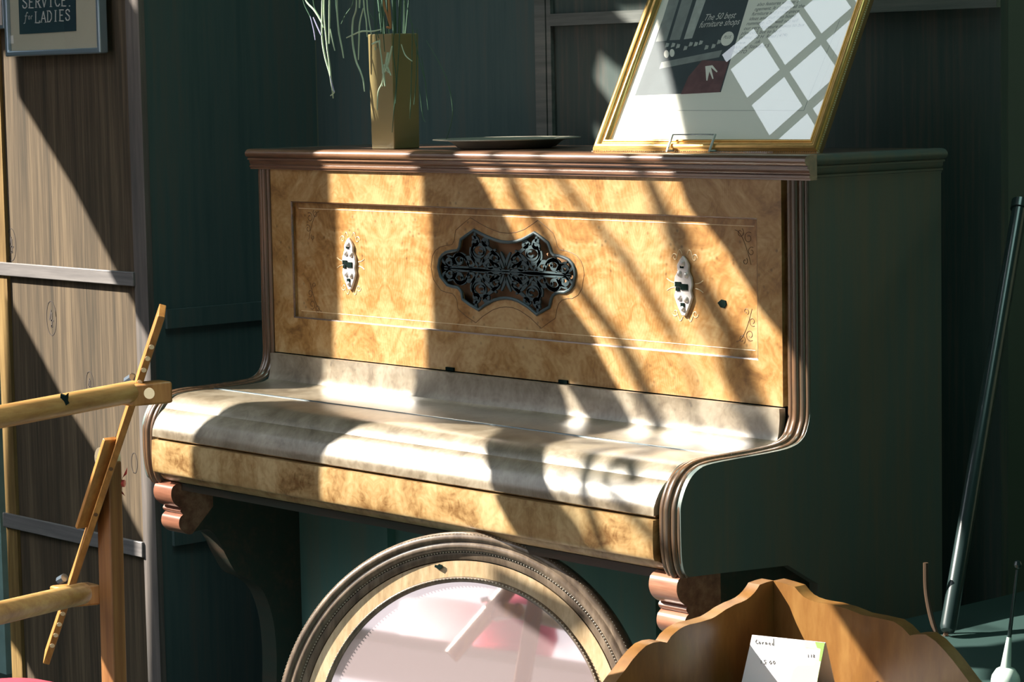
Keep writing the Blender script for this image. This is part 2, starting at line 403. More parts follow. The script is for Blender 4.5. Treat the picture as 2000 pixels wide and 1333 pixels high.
# ---- unseen gobo wall, openings shaped to cast the light patches; sampled in fine rows
def inpoly(x, y, P):
    c = False; n = len(P); j = n-1
    for i in range(n):
        xi, yi = P[i]; xj, yj = P[j]
        if (yi > y) != (yj > y) and x < (xj-xi)*(y-yi)/(yj-yi)+xi: c = not c
        j = i
    return c
BY = 0.0        # plane of the near leaf of the screen
def U(pts, fn): return [uvof(fn(x, y)) for x, y in pts]
_bd = lambda x, y: onY(x, y, BY)
_wb = lambda x, y: onY(x, y, -.38)
_bk = lambda x, y: onY(x, y, .43)
PIC_B = Vector((.94752, -.002, 1.2865)); PH, PT = math.radians(8), math.radians(32.25)
PE = Vector((math.cos(PH), math.sin(PH), 0)); PU = Vector((-math.sin(PH)*math.sin(PT), math.cos(PH)*math.sin(PT), math.cos(PT)))
PN = PU.cross(PE); PN = -PN if PN.y > 0 else PN
PIC_B = onZ(1147, 295, 1.2853)
_pc = lambda x, y: onP(x, y, PIC_B, PN)
OPEN = [
 # strip of light on the left of the piano
 [(.184, .26), (.466, .26), (.466, 1.336), (.184, 1.336)],
 # lower middle patch on the key slip, open below towards the round mirror
 [(.857, .30), (.857, .54), (.90, .59), (.982, .655), (1.05, .64), (1.153, .576), (1.221, .51), (1.293, .451), (1.334, .394), (1.371, .354), (1.42, .30)],
 # right-hand patch, its left edge a long slope
 [(.52, 1.345), (.633, 1.229), (.712, 1.126), (.817, 1.049), (.894, .982), (.986, .872), (1.06, .80), (1.183, .68), (1.365, .51), (1.453, .43), (1.60, .30), (1.85, .30), (1.78, .55), (1.58, .78), (1.44, .91), (1.357, .995), (1.302, 1.04), (1.255, 1.09), (1.213, 1.14), (1.145, 1.20), (1.118, 1.26), (1.09, 1.345)],
 # thin wisp
 [(.845, .885), (.862, .885), (.915, .83), (1.06, .722), (1.03, .728), (.89, .812)],
 # picture
 U([(1242, -30), (1250, 0), (1264, 40), (1297, 165), (1326, 300), (1140, 300), (1165, 250), (1205, 160)], _pc),
 # near leaf of the screen
 U([(27, 100), (34, 184), (140, 360), (240, 555), (287, 640), (305, 672), (305, 1075), (282, 1060), (200, 905), (130, 790), (22, 588), (22, 1250), (40, 1270), (75, 1340), (-10, 1340), (-10, 100)], _bd),
 U([(262, -20), (263, 0), (276, 30), (278, 30), (278, -20)], _bd),
 U([(283, 1050), (305, 1060), (305, 1340), (290, 1340)], _bd),
 # back leaf patches
 U([(1142, 40), (1150, 62), (1163, 84), (1152, 92), (1142, 75), (1134, 95), (1128, 118), (1129, 138), (1142, 150), (1155, 168), (1165, 186), (1182, 192), (1195, 165), (1203, 140), (1190, 112), (1175, 108), (1160, 95), (1158, 70), (1150, 50)], _bk),
 U([(1172, -12), (1188, 12), (1210, 30), (1225, 48), (1240, 50), (1262, -12)], _bk),
 U([(1218, 55), (1228, 82), (1240, 60)], _bk),
 U([(1133, 212), (1128, 235), (1140, 262), (1152, 268), (1148, 245), (1140, 225)], _bk),
 # leaves of the plant
 [(.03, 1.395), (.235, 1.395), (.235, 1.75), (-.1, 1.75)],
 # low opening towards mirror, bracket, corner shelf
 [(.30, .02), (.30, .30), (1.28, .30), (1.29, .24), (1.36, .22), (1.38, .30), (1.42, .30), (1.60, .10), (1.75, .10), (1.60, .30), (1.85, .30), (2.00, .42)]
  + U([(1590, 1100), (1622, 1180), (1725, 1333), (1850, 1520)], _wb) + [(2.60, -.25), (2.262, -.25), (2.262, -.60), (2.345, -.69), (2.345, -.95), (.5, -.95), (.5, .02)],
 U([(855, 262), (1010, 262), (1010, 286), (855, 286)], lambda x, y: onY(x, y, .08)),
 # small gleams on the right
 U([(1868, 1100), (1858, 1120), (1850, 1180), (1862, 1182), (1880, 1160), (1880, 1110)], lambda x, y: onP(x, y, (1.63, .12, .7), (0, 1, 0))),
 [(2.105, .335), (2.185, .335), (2.185, .44), (2.105, .44)],
]
UV0 = (SX*YF, -SK*YF)          # X = u + UV0[0]; Z = v + UV0[1]
XW0, XW1, ZW1 = -3.2, 3.6, 6.0
XO = (.56, 3.35, .32, 1.78)     # display window of the shop
LA = (-1.45, .25, 3.93, 5.5)    # leaded light above
_P = _pc(1462, 215); _d = ray(1462, 215).normalized(); _rf = _d-PN*2*_d.dot(PN); LX = _P+_rf*((YF-_P.y)/_rf.y)
_P = _pc(1432, 72); _d = ray(1432, 72).normalized(); _rf = _d-PN*2*_d.dot(PN); LX2 = _P+_rf*((YF-_P.y)/_rf.y)
def gobo_rows():
    h = .006; mb = MB(); z = 0.0
    bb = [(min(p[0] for p in P), max(p[0] for p in P), min(p[1] for p in P), max(p[1] for p in P), P) for P in OPEN]
    rows = []
    nz = int(ZW1/h)
    prev = None; start = 0
    for iz in range(nz+1):
        zz = (iz+.5)*h; v = zz-UV0[1]; spans = []
        cuts = []
        for u0, u1, v0, v1, P in bb:
            if not (v0 < v < v1): continue
            xs = []
            n = len(P)
            for i in range(n):
                (xa, ya), (xb, yb) = P[i], P[(i+1) % n]
                if (ya > v) != (yb > v): xs.append(xa+(xb-xa)*(v-ya)/(yb-ya)+UV0[0])
            xs.sort()
            cuts += [(xs[i], xs[i+1]) for i in range(0, len(xs)-1, 2)]
        if XO[2] < zz < XO[3]: cuts.append((XO[0], XO[1]))
        if LA[2] < zz < LA[3]: cuts.append((max(LX2.x, LX.x-(zz-LX.z)*1.04), LA[1]))
        cuts.sort(); x = XW0
        for a, b in cuts:
            a, b = round(a, 3), round(b, 3)
            if a > x: spans.append((x, a))
            x = max(x, b)
        if x < XW1: spans.append((x, XW1))
        spans = tuple(spans)
        if spans != prev or iz == nz:
            if prev is not None:
                for a, b in prev: mb.box((a, YF-.008, start*h), (b, YF, min(iz*h, ZW1)))
            prev = spans; start = iz
    return mb
struct('gobo_wall_front', gobo_rows(), M_front, smooth=0)  # wall added out of view to shape the sun

# the leaded light in the wall above: diamond bars in a frame
wl = MB(); x0, x1, z0, z1 = LA
def refl_hit(px, py):
    P = _pc(px, py); d = ray(px, py).normalized(); rf = d-PN*2*d.dot(PN); return P+rf*((YF-P.y)/rf.y)
vx = refl_hit(1525, 125)
for k in range(-4, 7):
    x = vx.x+k*.205
    if x0 < x < x1: wl.box((x-.014, YF-.018, z0), (x+.014, YF-.006, z1))
for k in range(-10, 13):      # falling diagonals z = vx.z - (x-vx.x) + k*.235
    a = vx.z+k*.235
    xa, xb = x0, x1; za, zb = a-(xa-vx.x), a-(xb-vx.x)
    if zb > z1 or za < z0: continue
    if za > z1: xa = vx.x+a-z1; za = z1
    if zb < z0: xb = vx.x+a-z0; zb = z0
    wl.bar((xa, YF-.012, za), (xb, YF-.012, zb), (1, 0, 1), (0, 1, 0), .020, .012)
fr = MB()
fr.box((x0-.05, YF-.03, z0-.05), (x0, YF+.01, z1+.05)).box((x1, YF-.03, z0-.05), (x1+.05, YF+.01, z1+.05)).box((x0, YF-.03, z0-.05), (x1, YF+.01, z0)).box((x0, YF-.03, z1), (x1, YF+.01, z1+.05))
wf = struct('window_1', fr, M_front, smooth=0)
wl.build('lead_lattice', M_front, wf, smooth=0)

# branch shapes added outside, out of view, to cast soft streaks on the piano
YB = -3.0
sh = thing('sun_streak_branches', 'branch shapes added outside, unseen, to streak the sunlight', 'sun blocker', (SX*YB+1.2, YB, 0))
def br(uvs, r0, r1):
    pts = [Vector((u+SX*YB, YB+.04*math.sin(i*1.7), v-SK*YB)) for i, (u, v) in enumerate(uvs)]
    pts = smooth_path(pts, 5); n = len(pts)
    MB().tube(pts, [r0+(r1-r0)*i/(n-1) for i in range(n)], 7).build('streak_branch', M_chest, sh)
_p0 = lambda l: U(l, lambda x, y: onY(x, y, 0))
br([(1.13, .79)]+_p0([(1280, 790), (1240, 720), (1190, 640), (1120, 560), (1040, 430), (990, 355)])+[(.65, 1.33)], .018, .013)
br([(1.10, .98)]+_p0([(1250, 560), (1200, 480), (1165, 440), (1130, 400), (1095, 350)])+[(.81, 1.32)], .011, .009)
br([(1.36, .80)]+_p0([(1478, 800), (1440, 720), (1400, 640), (1362, 560), (1325, 480), (1295, 410), (1262, 360)])+[(1.02, 1.33)], .030, .013)
br(_p0([(1450, 740), (1400, 690), (1350, 640), (1320, 560), (1300, 500)]), .007, .004)
br([(1.40, .60), (1.30, .68), (1.20, .80), (1.10, .98)], .008, .005)
br([(1.60, .48), (1.50, .56), (1.42, .66), (1.36, .80)], .016, .020)
br([(1.72, .36), (1.60, .42), (1.52, .50), (1.44, .62)], .012, .010)
br([(1.30, .60), (1.45, .62), (1.62, .66)], .008, .006)
br([(1.60, .30), (1.66, .20), (1.52, .38), (1.40, .52)], .010, .008)
MB().tube(smooth_path([(SX*YB+1.2, YB, 0), (SX*YB+1.3, YB, 1.2), (SX*YB+1.5, YB-.05, 2.6), (SX*YB+1.62, YB, 3.56), (SX*YB+1.40, YB, 3.96), (SX*YB+1.34, YB, 4.16)], 6), .014, 8).build('streak_stem', M_chest, sh)
struct('trim_1', MB().box((-9, -12, -.12), (12, YF-.05, -.06)), plain('street_paving', (.07, .07, .065), .8, noise=.2))['label'] = 'paving outside the shop'

bd_ = thing('sky_block_building', 'dark brick building added across the street, unseen, to block low sky light', 'building', (7, -8, -.06))
MB().box((2.0, -9, -.06), (14, -7, 7)).build('facade', plain('dark_brick', (.05, .04, .035), .9, noise=.3), bd_)  # added out of view, holds back low sky light from the right
for k in range(4):
    for z_ in (1.0, 4.0): MB().box((3+k*2.6, -6.99, z_), (4.3+k*2.6, -6.95, z_+1.7)).build('window', M_navy, bd_)
def mrefl(px, py, yv):
    P = onP(px, py, MC_, MN_); d = ray(px, py).normalized(); rf = d-MN_*2*d.dot(MN_); return P+rf*((yv-P.y)/rf.y)
MC_ = Vector((.960, -.364, .3405)); MN_ = Vector((math.sin(math.radians(25))*math.cos(math.radians(12)), -math.cos(math.radians(25))*math.cos(math.radians(12)), math.sin(math.radians(12))))
yS = -2.7; w0, w1 = mrefl(755, 1250, yS), mrefl(1010, 1220, yS); r0_, r1_ = mrefl(925, 1300, yS+.27), mrefl(1060, 1240, yS+.27)
bc = (w0+w1)/2; brd = abs(w1.x-w0.x)/2; tz_ = bc.z-.09
tb_ = thing('stall_table', 'small pale table standing in the street outside the shop window', 'table', (bc.x, yS, -.06))
MB().box((bc.x-.4, yS-.25, tz_-.03), (bc.x+.4, yS+.40, tz_)).build('tabletop', plain('pale_pink_paint', (.62, .48, .48), .7), tb_)
for a in (-.37, .37):
    for b in (-.22, .22): MB().box((bc.x+a-.02, yS+b-.02, -.06), (bc.x+a+.02, yS+b+.02, tz_-.03)).build('leg', M_chest, tb_)
bo = MB().lathe([(brd*.5, 0), (brd*.8, .03), (brd*.98, .08), (brd, .15), (brd*.95, .15), (brd*.9, .08), (0, .02)], (bc.x, yS, tz_), 40).build('white_basin', plain('white_enamel', (.8, .82, .85), .3)); bo['label'] = 'white enamel basin on the stall table outside'; bo['category'] = 'basin'
rc = (r0_+r1_)/2
rb_ = MB().lathe([(.07, 0), (.10, .02), (.11, .07), (.09, .13), (.04, .17), (.0, .175)], (rc.x, rc.y, tz_), 24).build('red_pouch', M_redc); rb_['label'] = 'red cloth pouch beside the white basin outside'; rb_['category'] = 'bag'

# ================================================================== THE PIANO
W = 1.36
ZC, ZCB = 1.283, 1.243
p = thing('upright_piano', 'antique upright piano in burr walnut with a pierced black metal fret and closed curved lid', 'piano', (.68, .16, 0))
lidp = [(0, .880), (0, .862), (-.005, .845), (-.020, .830), (-.050, .8235), (-.148, .822), (-.222, .820), (-.250, .811), (-.270, .790), (-.281, .765), (-.283, .745)]
def ext(prof, x0, x1, th, nx=1):
    """solid strip of given thickness behind a YZ profile"""
    n = len(prof); inner = []
    for i, (y, z) in enumerate(prof):
        y0, z0 = prof[max(0, i-1)]; y1, z1 = prof[min(n-1, i+1)]
        dy, dz = y1-y0, z1-z0; l = math.hypot(dy, dz); inner.append((y - dz/l*th*-1, z + dy/l*th*1))
    loop = prof+inner[::-1]
    return MB().prism([loop], YZ, x0, x1)
def rnd(prof, sub=4):
    v = smooth_path([(a, b, 0) for a, b in prof], sub); return [(q.x, q.y) for q in v]
lp = rnd(lidp[:6], 5); lf = rnd(lidp[5:], 6)
g = .0012
ext(lp, g, W-g, .014).build('fallboard', M_lid, p)
lf2 = [(lf[0][0]-.0012, lf[0][1])]+lf[1:]
fl = ext(lf2, g, W-g, .014).build('folding_lid', M_lid, p)
MB().tube([(.0, -.1486, .8215), (W, -.1486, .8215)], .0022, 8).build('lid_hinge', M_hinge, p)
# raised lip along the split line + key slip below it
MB().prism([rnd([(-.280, .749), (-.2885, .7475), (-.290, .744), (-.2885, .7405), (-.280, .739)], 3)], YZ, .0, W-.005).build('lid_lip', M_slip, p)
slip = rnd([(-.2825, .7385), (-.2835, .72), (-.2835, .69), (-.2815, .672), (-.276, .662), (-.266, .656), (-.24, .654)], 4)
ks = ext(slip, g, W-g, .016).build('key_slip', M_slip, p)
kx = onY(744, 950, -.2838)
key = MB().prism([arc(kx.x, kx.z+.004, .0042, -50, 230, 10)+[(kx.x-.003, kx.z-.012), (kx.x+.003, kx.z-.012)]], XZ, -.2850, -.2825)
lab(key.build('keyhole', M_black, ks, smooth=0), 'dark keyhole')
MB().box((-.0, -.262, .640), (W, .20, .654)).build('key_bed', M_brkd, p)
# sides
sideprof = [(.33, .03), (.33, 1.243), (.006, 1.243), (.006, .90)]+rnd([(.004, .875), (0, .858), (-.012, .838), (-.04, .8265), (-.10, .823), (-.215, .821), (-.25, .814), (-.272, .796), (-.286, .768), (-.288, .745), (-.287, .69), (-.281, .662), (-.270, .653)], 4)+[(-.05, .640), (.02, .60), (.02, .03)]
for x0, x1 in ((W+.004, W+.0475), (-.0475, -.004)):
    MB().prism([sideprof], YZ, x0, x1).build('side_panel', M_side, p)
edge = rnd([(.000, 1.243), (.000, 1.1), (-.001, .95), (-.001, .88), (-.006, .856), (-.018, .838), (-.045, .828), (-.10, .8245), (-.16, .8235), (-.222, .822), (-.254, .813), (-.276, .793), (-.2895, .765), (-.292, .74), (-.2915, .70), (-.286, .668), (-.276, .650)], 6)
def off(prof, d):
    n = len(prof); out = []
    for i, (y, z) in enumerate(prof):
        y0, z0 = prof[max(0, i-1)]; y1, z1 = prof[min(n-1, i+1)]
        dy, dz = y1-y0, z1-z0; l = math.hypot(dy, dz); out.append((y+dz/l*d, z-dy/l*d))
    return out
for sx_, xs in ((1, W), (-1, 0)):
    md = MB()
    for dx, r_, o_ in ((.010, .0058, .004), (.022, .0072, .0025), (.0345, .0062, .005), (.0430, .0045, .007)):
        md.tube([(xs+sx_*dx, y, z) for y, z in off(edge, -o_)], r_, 10)
    md.build('edge_moulding', M_mouldz, p)
# upper front panel : frame, recessed panel, beads
def cut(l): return [(x, z) for x, z in l]
r0, r1, q0, q1 = .0637, 1.3015, .953, 1.1815
fr_ = MB().prism([[(.0, .882), (W-.006, .882), (W-.006, 1.243), (.0, 1.243)], [(r0, q0), (r0, q1), (r1, q1), (r1, q0)]], XZ, 0, .014)
upf = fr_.build('upper_panel_frame', M_burl, p, smooth=0)
out_px = [(926.6,449.7),(913,459),(901,467.9),(899.5,476),(898.6,482.7),(894.5,489.3),(884,490.5),(873,492.6),(865,498),(859.8,505.8),(857.3,522.3),(861.5,540.5),(874.7,557),(884,560),(894.5,561.9),(899,566),(902.7,571.8),(904.4,585),(919,596),(935.7,605.6),(948,596),(965.4,586.7),(977,583.5),(988.5,582.5),(1001,584),(1013,588.3),(1031,599),(1049.6,614.7),(1062,607),(1074.3,600),(1077.6,585),(1080.5,578),(1085.9,573.5),(1094,571),(1104,571),(1114,566),(1120.5,557),(1124.6,535.5),(1123,525),(1118.9,515.7),(1112,508),(1104,504),(1093,500.5),(1082.6,499),(1078,494),(1076,486),(1071,474.5),(1058,464),(1044.6,454.7),(1034,461),(1021.5,467.9),(1008,472),(993.5,473.6),(978,472),(965.4,467.9),(955,464),(945.6,459.6)]
gl = [(onY(x, y, .009).x, onY(x, y, .009).z) for x, y in out_px]
gcx = sum(a for a, b in gl)/len(gl); gcz = sum(b for a, b in gl)/len(gl)
rp = MB().prism([[(r0-.004, q0-.004), (r0-.004, q1+.004), (r1+.004, q1+.004), (r1+.004, q0-.004)], gl], XZ, .009, .0135)
rec = rp.build('recessed_panel', M_burlp, p, smooth=0)
bd = MB()
for (a, b) in (((r0, q0), (r1, q0)), ((r0, q1), (r1, q1)), ((r0, q0), (r0, q1)), ((r1, q0), (r1, q1))):
    bd.tube([(a[0], .003, a[1]), (b[0], .003, b[1])], .0028, 8)
bd.build('panel_bead', M_mould, p)
ln = MB()
i_ = .014
for (a, b) in (((r0+i_, q0+i_), (r1-i_, q0+i_)), ((r0+i_, q1-i_), (r1-i_, q1-i_))):
    ln.tube([(a[0], .009, a[1]), (b[0], .009, b[1])], .0006, 5)
ln.build('inlaid_line', M_inlay, rec)
# incised line that follows the grille, and scrolls
def offset_loop(l, d):
    n = len(l); o = []
    for i in range(n):
        x0_, z0_ = l[i-1]; x1_, z1_ = l[(i+1) % n]; dx, dz = x1_-x0_, z1_-z0_; L = math.hypot(dx, dz) or 1
        o.append((l[i][0]+dz/L*d, l[i][1]-dx/L*d))
    return o
ar = sum(gl[i][0]*gl[(i+1) % len(gl)][1]-gl[(i+1) % len(gl)][0]*gl[i][1] for i in range(len(gl)))
sg = 1 if ar > 0 else -1
inc = MB(); big = [(gcx+(a-gcx)*1.12, gcz+(b-gcz)*1.32) for a, b in gl]
inc.tube([(a, .009, b) for a, b in big], .0006, 5, closed=True)
inc.build('incised_outline', M_inlayd, rec)
MB().tube([(a, .008, b) for a, b in gl], .0030, 8, closed=True).build('grille_rim', M_iron, p)
# the fretwork: mirrored scrolls cut from dark metal, in front of brown cloth
gx0, gx1 = min(a for a, b in gl), max(a for a, b in gl); gz0, gz1 = min(b for a, b in gl), max(b for a, b in gl)
HW, HH = (gx1-gx0)/2, (gz1-gz0)/2; gx, gz = (gx0+gx1)/2, (gz0+gz1)/2
fw = MB()
def S4(pts, wds):
    for a in (1, -1):
        for b in (1, -1):
            ribbon(fw, [(gx+a*x*HW/.128, gz+b*z*HH/.075) for x, z in pts], [w_*1.12 for w_ in wds], XZ, .0095, .0125)
def tap(n, a, b): return [a+(b-a)*i/(n-1) for i in range(n)]
def sp_(cx, cz, r, a0, turns, flip=1, w0=.0075, w1=.0035):
    q = spiral(cx, cz, r, r*.22, a0, turns, 20, flip); S4(q, tap(len(q), w0, w1))
sp_(.048, .036, .0185, -1.6, 1.15); sp_(.048, .036, .0175, 1.4, -1.0, 1, .006, .003)
sp_(.088, .016, .0125, 2.6, -1.1); sp_(.088, .018, .013, -.8, .8)
sp_(.018, .024, .0135, -2.2, 1.2); sp_(.068, .012, .011, .6, 1.1)
sp_(.107, .009, .010, 3.4, -1.2); sp_(.030, .010, .0095, .3, 1.1)
sp_(.058, .052, .0085, 1.0, 1.2); sp_(.036, .052, .008, 2.2, -1.1)
for pts, wd in (([(.0, .001), (.02, .003), (.05, .001), (.09, .002), (.118, .001)], .0060),
                ([(.004, .006), (.010, .020), (.020, .032), (.034, .044), (.046, .056)], .0055),
                ([(.0, .010), (.003, .022), (.009, .036)], .005), ([(.018, .040), (.028, .032), (.040, .020), (.050, .008)], .0055),
                ([(.052, .006), (.060, .018), (.066, .030), (.066, .042)], .0055), ([(.070, .006), (.078, .022), (.090, .030)], .005),
                ([(.092, .004), (.100, .018), (.112, .024)], .0045), ([(.008, .003), (.018, .014), (.026, .018)], .0045),
                ([(.110, .004), (.120, .012), (.122, .02)], .004), ([(.036, .004), (.042, .014), (.040, .022)], .0045),
                ([(.056, .058), (.058, .066), (.056, .072)], .005)):
    v = smooth_path([(a, b, 0) for a, b in pts], 4); v = [(q.x, q.y) for q in v]
    S4(v, [wd*.6+wd*.5*math.sin(PI*i/(len(v)-1)) for i in range(len(v))])
frt = fw.build('fretwork_grille', M_iron, p, smooth=0)
lab(frt, 'pierced dark metal fretwork')
MB().prism([[(gx0-.01, gz0-.01), (gx1+.01, gz0-.01), (gx1+.01, gz1+.01), (gx0-.01, gz1+.01)]], XZ, .030, .034).build('fret_cloth', M_cloth, p)
MB().box((0, .034, .66), (W, .30, 1.243)).build('case_core', M_black, p)
# candle sconce plates
def sconce(px, py):
    c = onY(px, py, .009); n = 26; L = []
    shp = [(0, .050), (.007, .043), (.013, .034), (.012, .024), (.018, .014), (.020, .002), (.017, -.008), (.020, -.018), (.015, -.030), (.011, -.038), (.004, -.050)]
    L = [(c.x+a*1.05, c.z+b) for a, b in shp]+[(c.x-a*1.05, c.z+b) for a, b in shp[::-1] if a > 0]
    o = MB().prism([L], XZ, .0035, .009).build('sconce_plate', M_silver, p, bevel=.0015)
    for dx, dz, r in ((-.007, .020, .0055), (.009, .018, .0055), (-.008, -.020, .0055), (.007, -.022, .006), (0, .037, .006), (0, -.038, .005)):
        MB().lathe([(r, 0), (r*.92, .002), (r*.6, .004), (0, .005)], (c.x+dx, .0038, c.z+dz), 14, (0, -1, 0)).build('embossed_boss', M_silver, o)
    for dx, dz, w_, hh in ((-.010, .002, .013, .008), (.004, -.002, .016, .010), (-.011, -.006, .008, .006), (-.001, .032, .007, .006), (0, -.032, .008, .007)):
        lab(MB().box((c.x+dx-w_/2, .0015, c.z+dz-hh/2), (c.x+dx+w_/2, .0034, c.z+dz+hh/2)).build('sconce_socket', M_black, o), 'dark sconce socket')
    for a in (1, -1):
        for b in (1, -1):
            q = spiral(0, 0, .007, .002, 0, 1.1, 12)
            for P_ in ([(c.x+a*(.006+.013*t), c.z+b*(.052-.010*t+.012*math.sin(3*t))) for t in [i/8 for i in range(9)]],
                       [(c.x+a*(.023+x), c.z+b*(.046+z)) for x, z in q],
                       [(c.x+a*(.024+.018*t), c.z+b*(.004+.006*t*t)) for t in [i/6 for i in range(7)]]):
                MB().tube([(x, .009, z) for x, z in P_], .0009, 5).build('inlaid_scroll', M_inlay, o)
sconce(685, 515); sconce(1338, 558)
# corner marquetry scrolls
for px, py, fx, fz in ((1462, 465, 1, 1), (1465, 655, 1, -1), (605, 425, -1, 1), (610, 595, -1, -1)):
    c = onY(px, py, .009); cs = MB()
    for (a, b, r, t) in ((0, 0, .010, 1.2), (-.018, .008, .008, -1.1), (.006, -.022, .008, 1.1), (-.008, -.038, .006, -1.0)):
        cs.tube([(c.x+fx*(a+x), .009, c.z+fz*(b+z)) for x, z in spiral(0, 0, r, r*.3, 1., t, 14)], .0006, 5)
    cs.tube([(c.x+fx*(-.03+.035*t), .009, c.z+fz*(.012-.055*t*t)) for t in [i/8 for i in range(9)]], .0006, 5)
    cs.build('corner_marquetry', M_inlayd, rec)
# cornice (moulded top edge)
cor = rnd([(-.0060, ZC), (-.0125, ZC-.0015), (-.0172, ZC-.0055), (-.0182, ZC-.0105), (-.0155, ZC-.0155), (-.0100, ZC-.0175)], 3)+[(-.0100, ZC-.018), (-.0125, ZC-.0185), (-.0125, ZC-.0215), (-.0085, ZC-.022)]+rnd([(-.0085, ZC-.023), (-.0075, ZC-.028), (-.0050, ZC-.032)], 3)+[(-.0080, ZC-.0325), (-.0080, ZC-.036), (-.0055, ZC-.037), (-.0055, ZCB), (.010, ZCB)]
crn = MB().prism([cor+[(.010, ZC)]], YZ, -.058, W+.061)
crn.build('cornice', M_mould, p)
for xa, s_ in ((W+.061, 1), (-.058, -1)):
    m2 = MB(); pr = [(xa-s_*(.019-(-y)) if False else xa+s_*(-y-.0175), z) for y, z in cor]
    xin = xa-s_*.03
    m2.prism([pr+[(xin, ZC-.0405), (xin, ZC)]], lambda a, b, d: Vector((a, d, b)), .010, .33)
    m2.build('side_cornice', M_side, p)
MB().box((-.03, .010, ZC-.012), (W+.033, .325, ZC-.0004)).build('top_board', M_mould, p)
# small black felt blocks under the panel
for px, py in ((880, 721), (1101, 746)):
    c = onY(px, py, -.001); MB().box((c.x-.011, -.004, c.z-.003), (c.x+.011, .0, c.z+.003)).build('felt_block', M_black, p)
# console brackets under the key bed
for x0, x1 in ((1.335, 1.395), (-.018, .042)):
    bp_ = [(-.19, .652), (-.262, .652)]+rnd([(-.268, .655), (-.282, .648), (-.286, .632), (-.280, .617), (-.268, .607)], 4)+[(-.262, .607)]+rnd([(-.262, .606), (-.266, .600), (-.262, .594)], 3)+rnd([(-.258, .594), (-.268, .586), (-.270, .572), (-.262, .560), (-.246, .552), (-.220, .556), (-.195, .553), (-.175, .53), (-.160, .50), (-.135, .46), (-.10, .44), (-.07, .41), (-.05, .35), (-.045, .27), (-.052, .18), (-.07, .11), (-.07, .07)], 4)+[(.02, .07)]
    kb = next(i for i, c in enumerate(bp_) if c[0] > -.236 and i > 20)
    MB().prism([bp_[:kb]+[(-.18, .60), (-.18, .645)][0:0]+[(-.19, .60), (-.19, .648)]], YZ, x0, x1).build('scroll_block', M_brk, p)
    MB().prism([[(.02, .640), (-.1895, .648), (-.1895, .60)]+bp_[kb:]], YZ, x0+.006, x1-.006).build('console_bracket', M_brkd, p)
MB().box((.0, .03, .10), (W, .045, .64)).build('lower_panel', M_low, p)
for a in (.32, .68, 1.04): MB().box((a-.02, .0, .12), (a+.02, .029, .62)).build('lower_stile', M_low, p)
MB().box((-.05, -.09, .0), (W+.05, .02, .07)).build('plinth', M_low, p)
MB().box((-.004, .02, .0), (W+.004, .33, .66)).build('lower_case', M_low, p)

# ================================================================== FOLDING SCREEN
e0 = onY(299, 640, BY); XE = e0.x; XL = onY(3, 640, BY).x; XT = onY(273, 640, BY).x; XG = onY(24, 640, BY).x
scr = thing('folding_screen', 'weathered plank folding screen with silvered rails standing left of and behind the piano', 'screen', (XE, .2, 0))
ZT_ = 1.86
MB().box((XG, BY, .0), (XT, BY+.004, ZT_)).build('leaf_board', M_screen, scr)
MB().box((XL, BY-.008, .0), (XG-.0015, BY+.022, ZT_)).build('edge_strip', M_trimg, scr)
rt = MB().box((XT+.001, BY-.010, .0), (XE, BY+.004, ZT_)).build('corner_post', M_trimr, scr)
for ya, yb in ((512, 538), (1000, 1028)):
    za, zb = onY(5, ya, BY-.01).z, onY(5, yb, BY-.01).z
    MB().box((XL-.002, BY-.016, zb), (XT+.004, BY-.0085, za)).build('rail', M_rail, scr, bevel=.002)
# the return leaf and the leaves behind the piano
XR2 = XE+.001
MB().box((XE-.022, BY+.0045, 0), (XE-.001, .448, ZT_)).build('return_leaf', M_scrd2, scr)
for z_ in (.435, .90): MB().box((XR2-.001, BY+.03, z_), (XR2+.008, .44, z_+.04)).build('return_rail', M_scrd2, scr)
lx = onY(1076, 150, .45).x; xe = onY(1955, 600, .45).x
MB().box((XE, .45, 0), (lx-.004, .47, ZT_)).build('back_leaf', M_scrd2, scr)
MB().box((lx, .45, 0), (xe, .47, ZT_)).build('back_leaf', M_screend, scr)
MB().box((lx-.035, .440, 0), (lx-.004, .449, ZT_)).box((lx, .440, 0), (lx+.012, .449, ZT_)).build('stile', M_raild, scr)
zb_, za_ = onY(1150, 48, .44).z, onY(1150, 24, .44).z
MB().box((lx+.012, .438, zb_), (xe, .449, za_)).build('back_rail', M_raild, scr)
# stencilled rings on the near leaf
M_sten = plain('stencil_ink', (.055, .042, .035), .8)
for k, (px, py, sc) in enumerate(((22, 478, 1), (100, 622, 1.05), (175, 752, .8), (262, 905, .6))):
    rg = MB(); c = onY(px, py, BY-.0006); R = .036*sc
    q = [(c.x+.52*R*math.cos(a)+.1*R*math.sin(a), c.z+R*math.sin(a)-.18*R*math.cos(a)) for a in [i*2*PI/28 for i in range(29)]]
    ribbon(rg, q, .0016, XZ, BY-.0006, BY+.001)
    if sc > .7:
        for st in ([(.0, .5), (-.25, -.1), (.3, -.15)], [(.08, .35), (.02, -.5)], [(-.1, -.5), (.15, -.45)]):
            ribbon(rg, [(c.x+a*R*.8, c.z+b*R) for a, b in st], .0042*sc, XZ, BY-.0006, BY+.001)
    rg.build('stencilled_ring', M_sten, scr)

# post with pale turquoise paint at far left
tq = MB(); a = onY(-4, 900, .12).x
tq.box((a-.30, .12, 0), (onY(8, 1200, .12).x, .16, 1.75))
o = tq.build('painted_board', M_turq, None); o['label'] = 'pale turquoise painted board at the far left edge, behind the screen'; o['category'] = 'board'

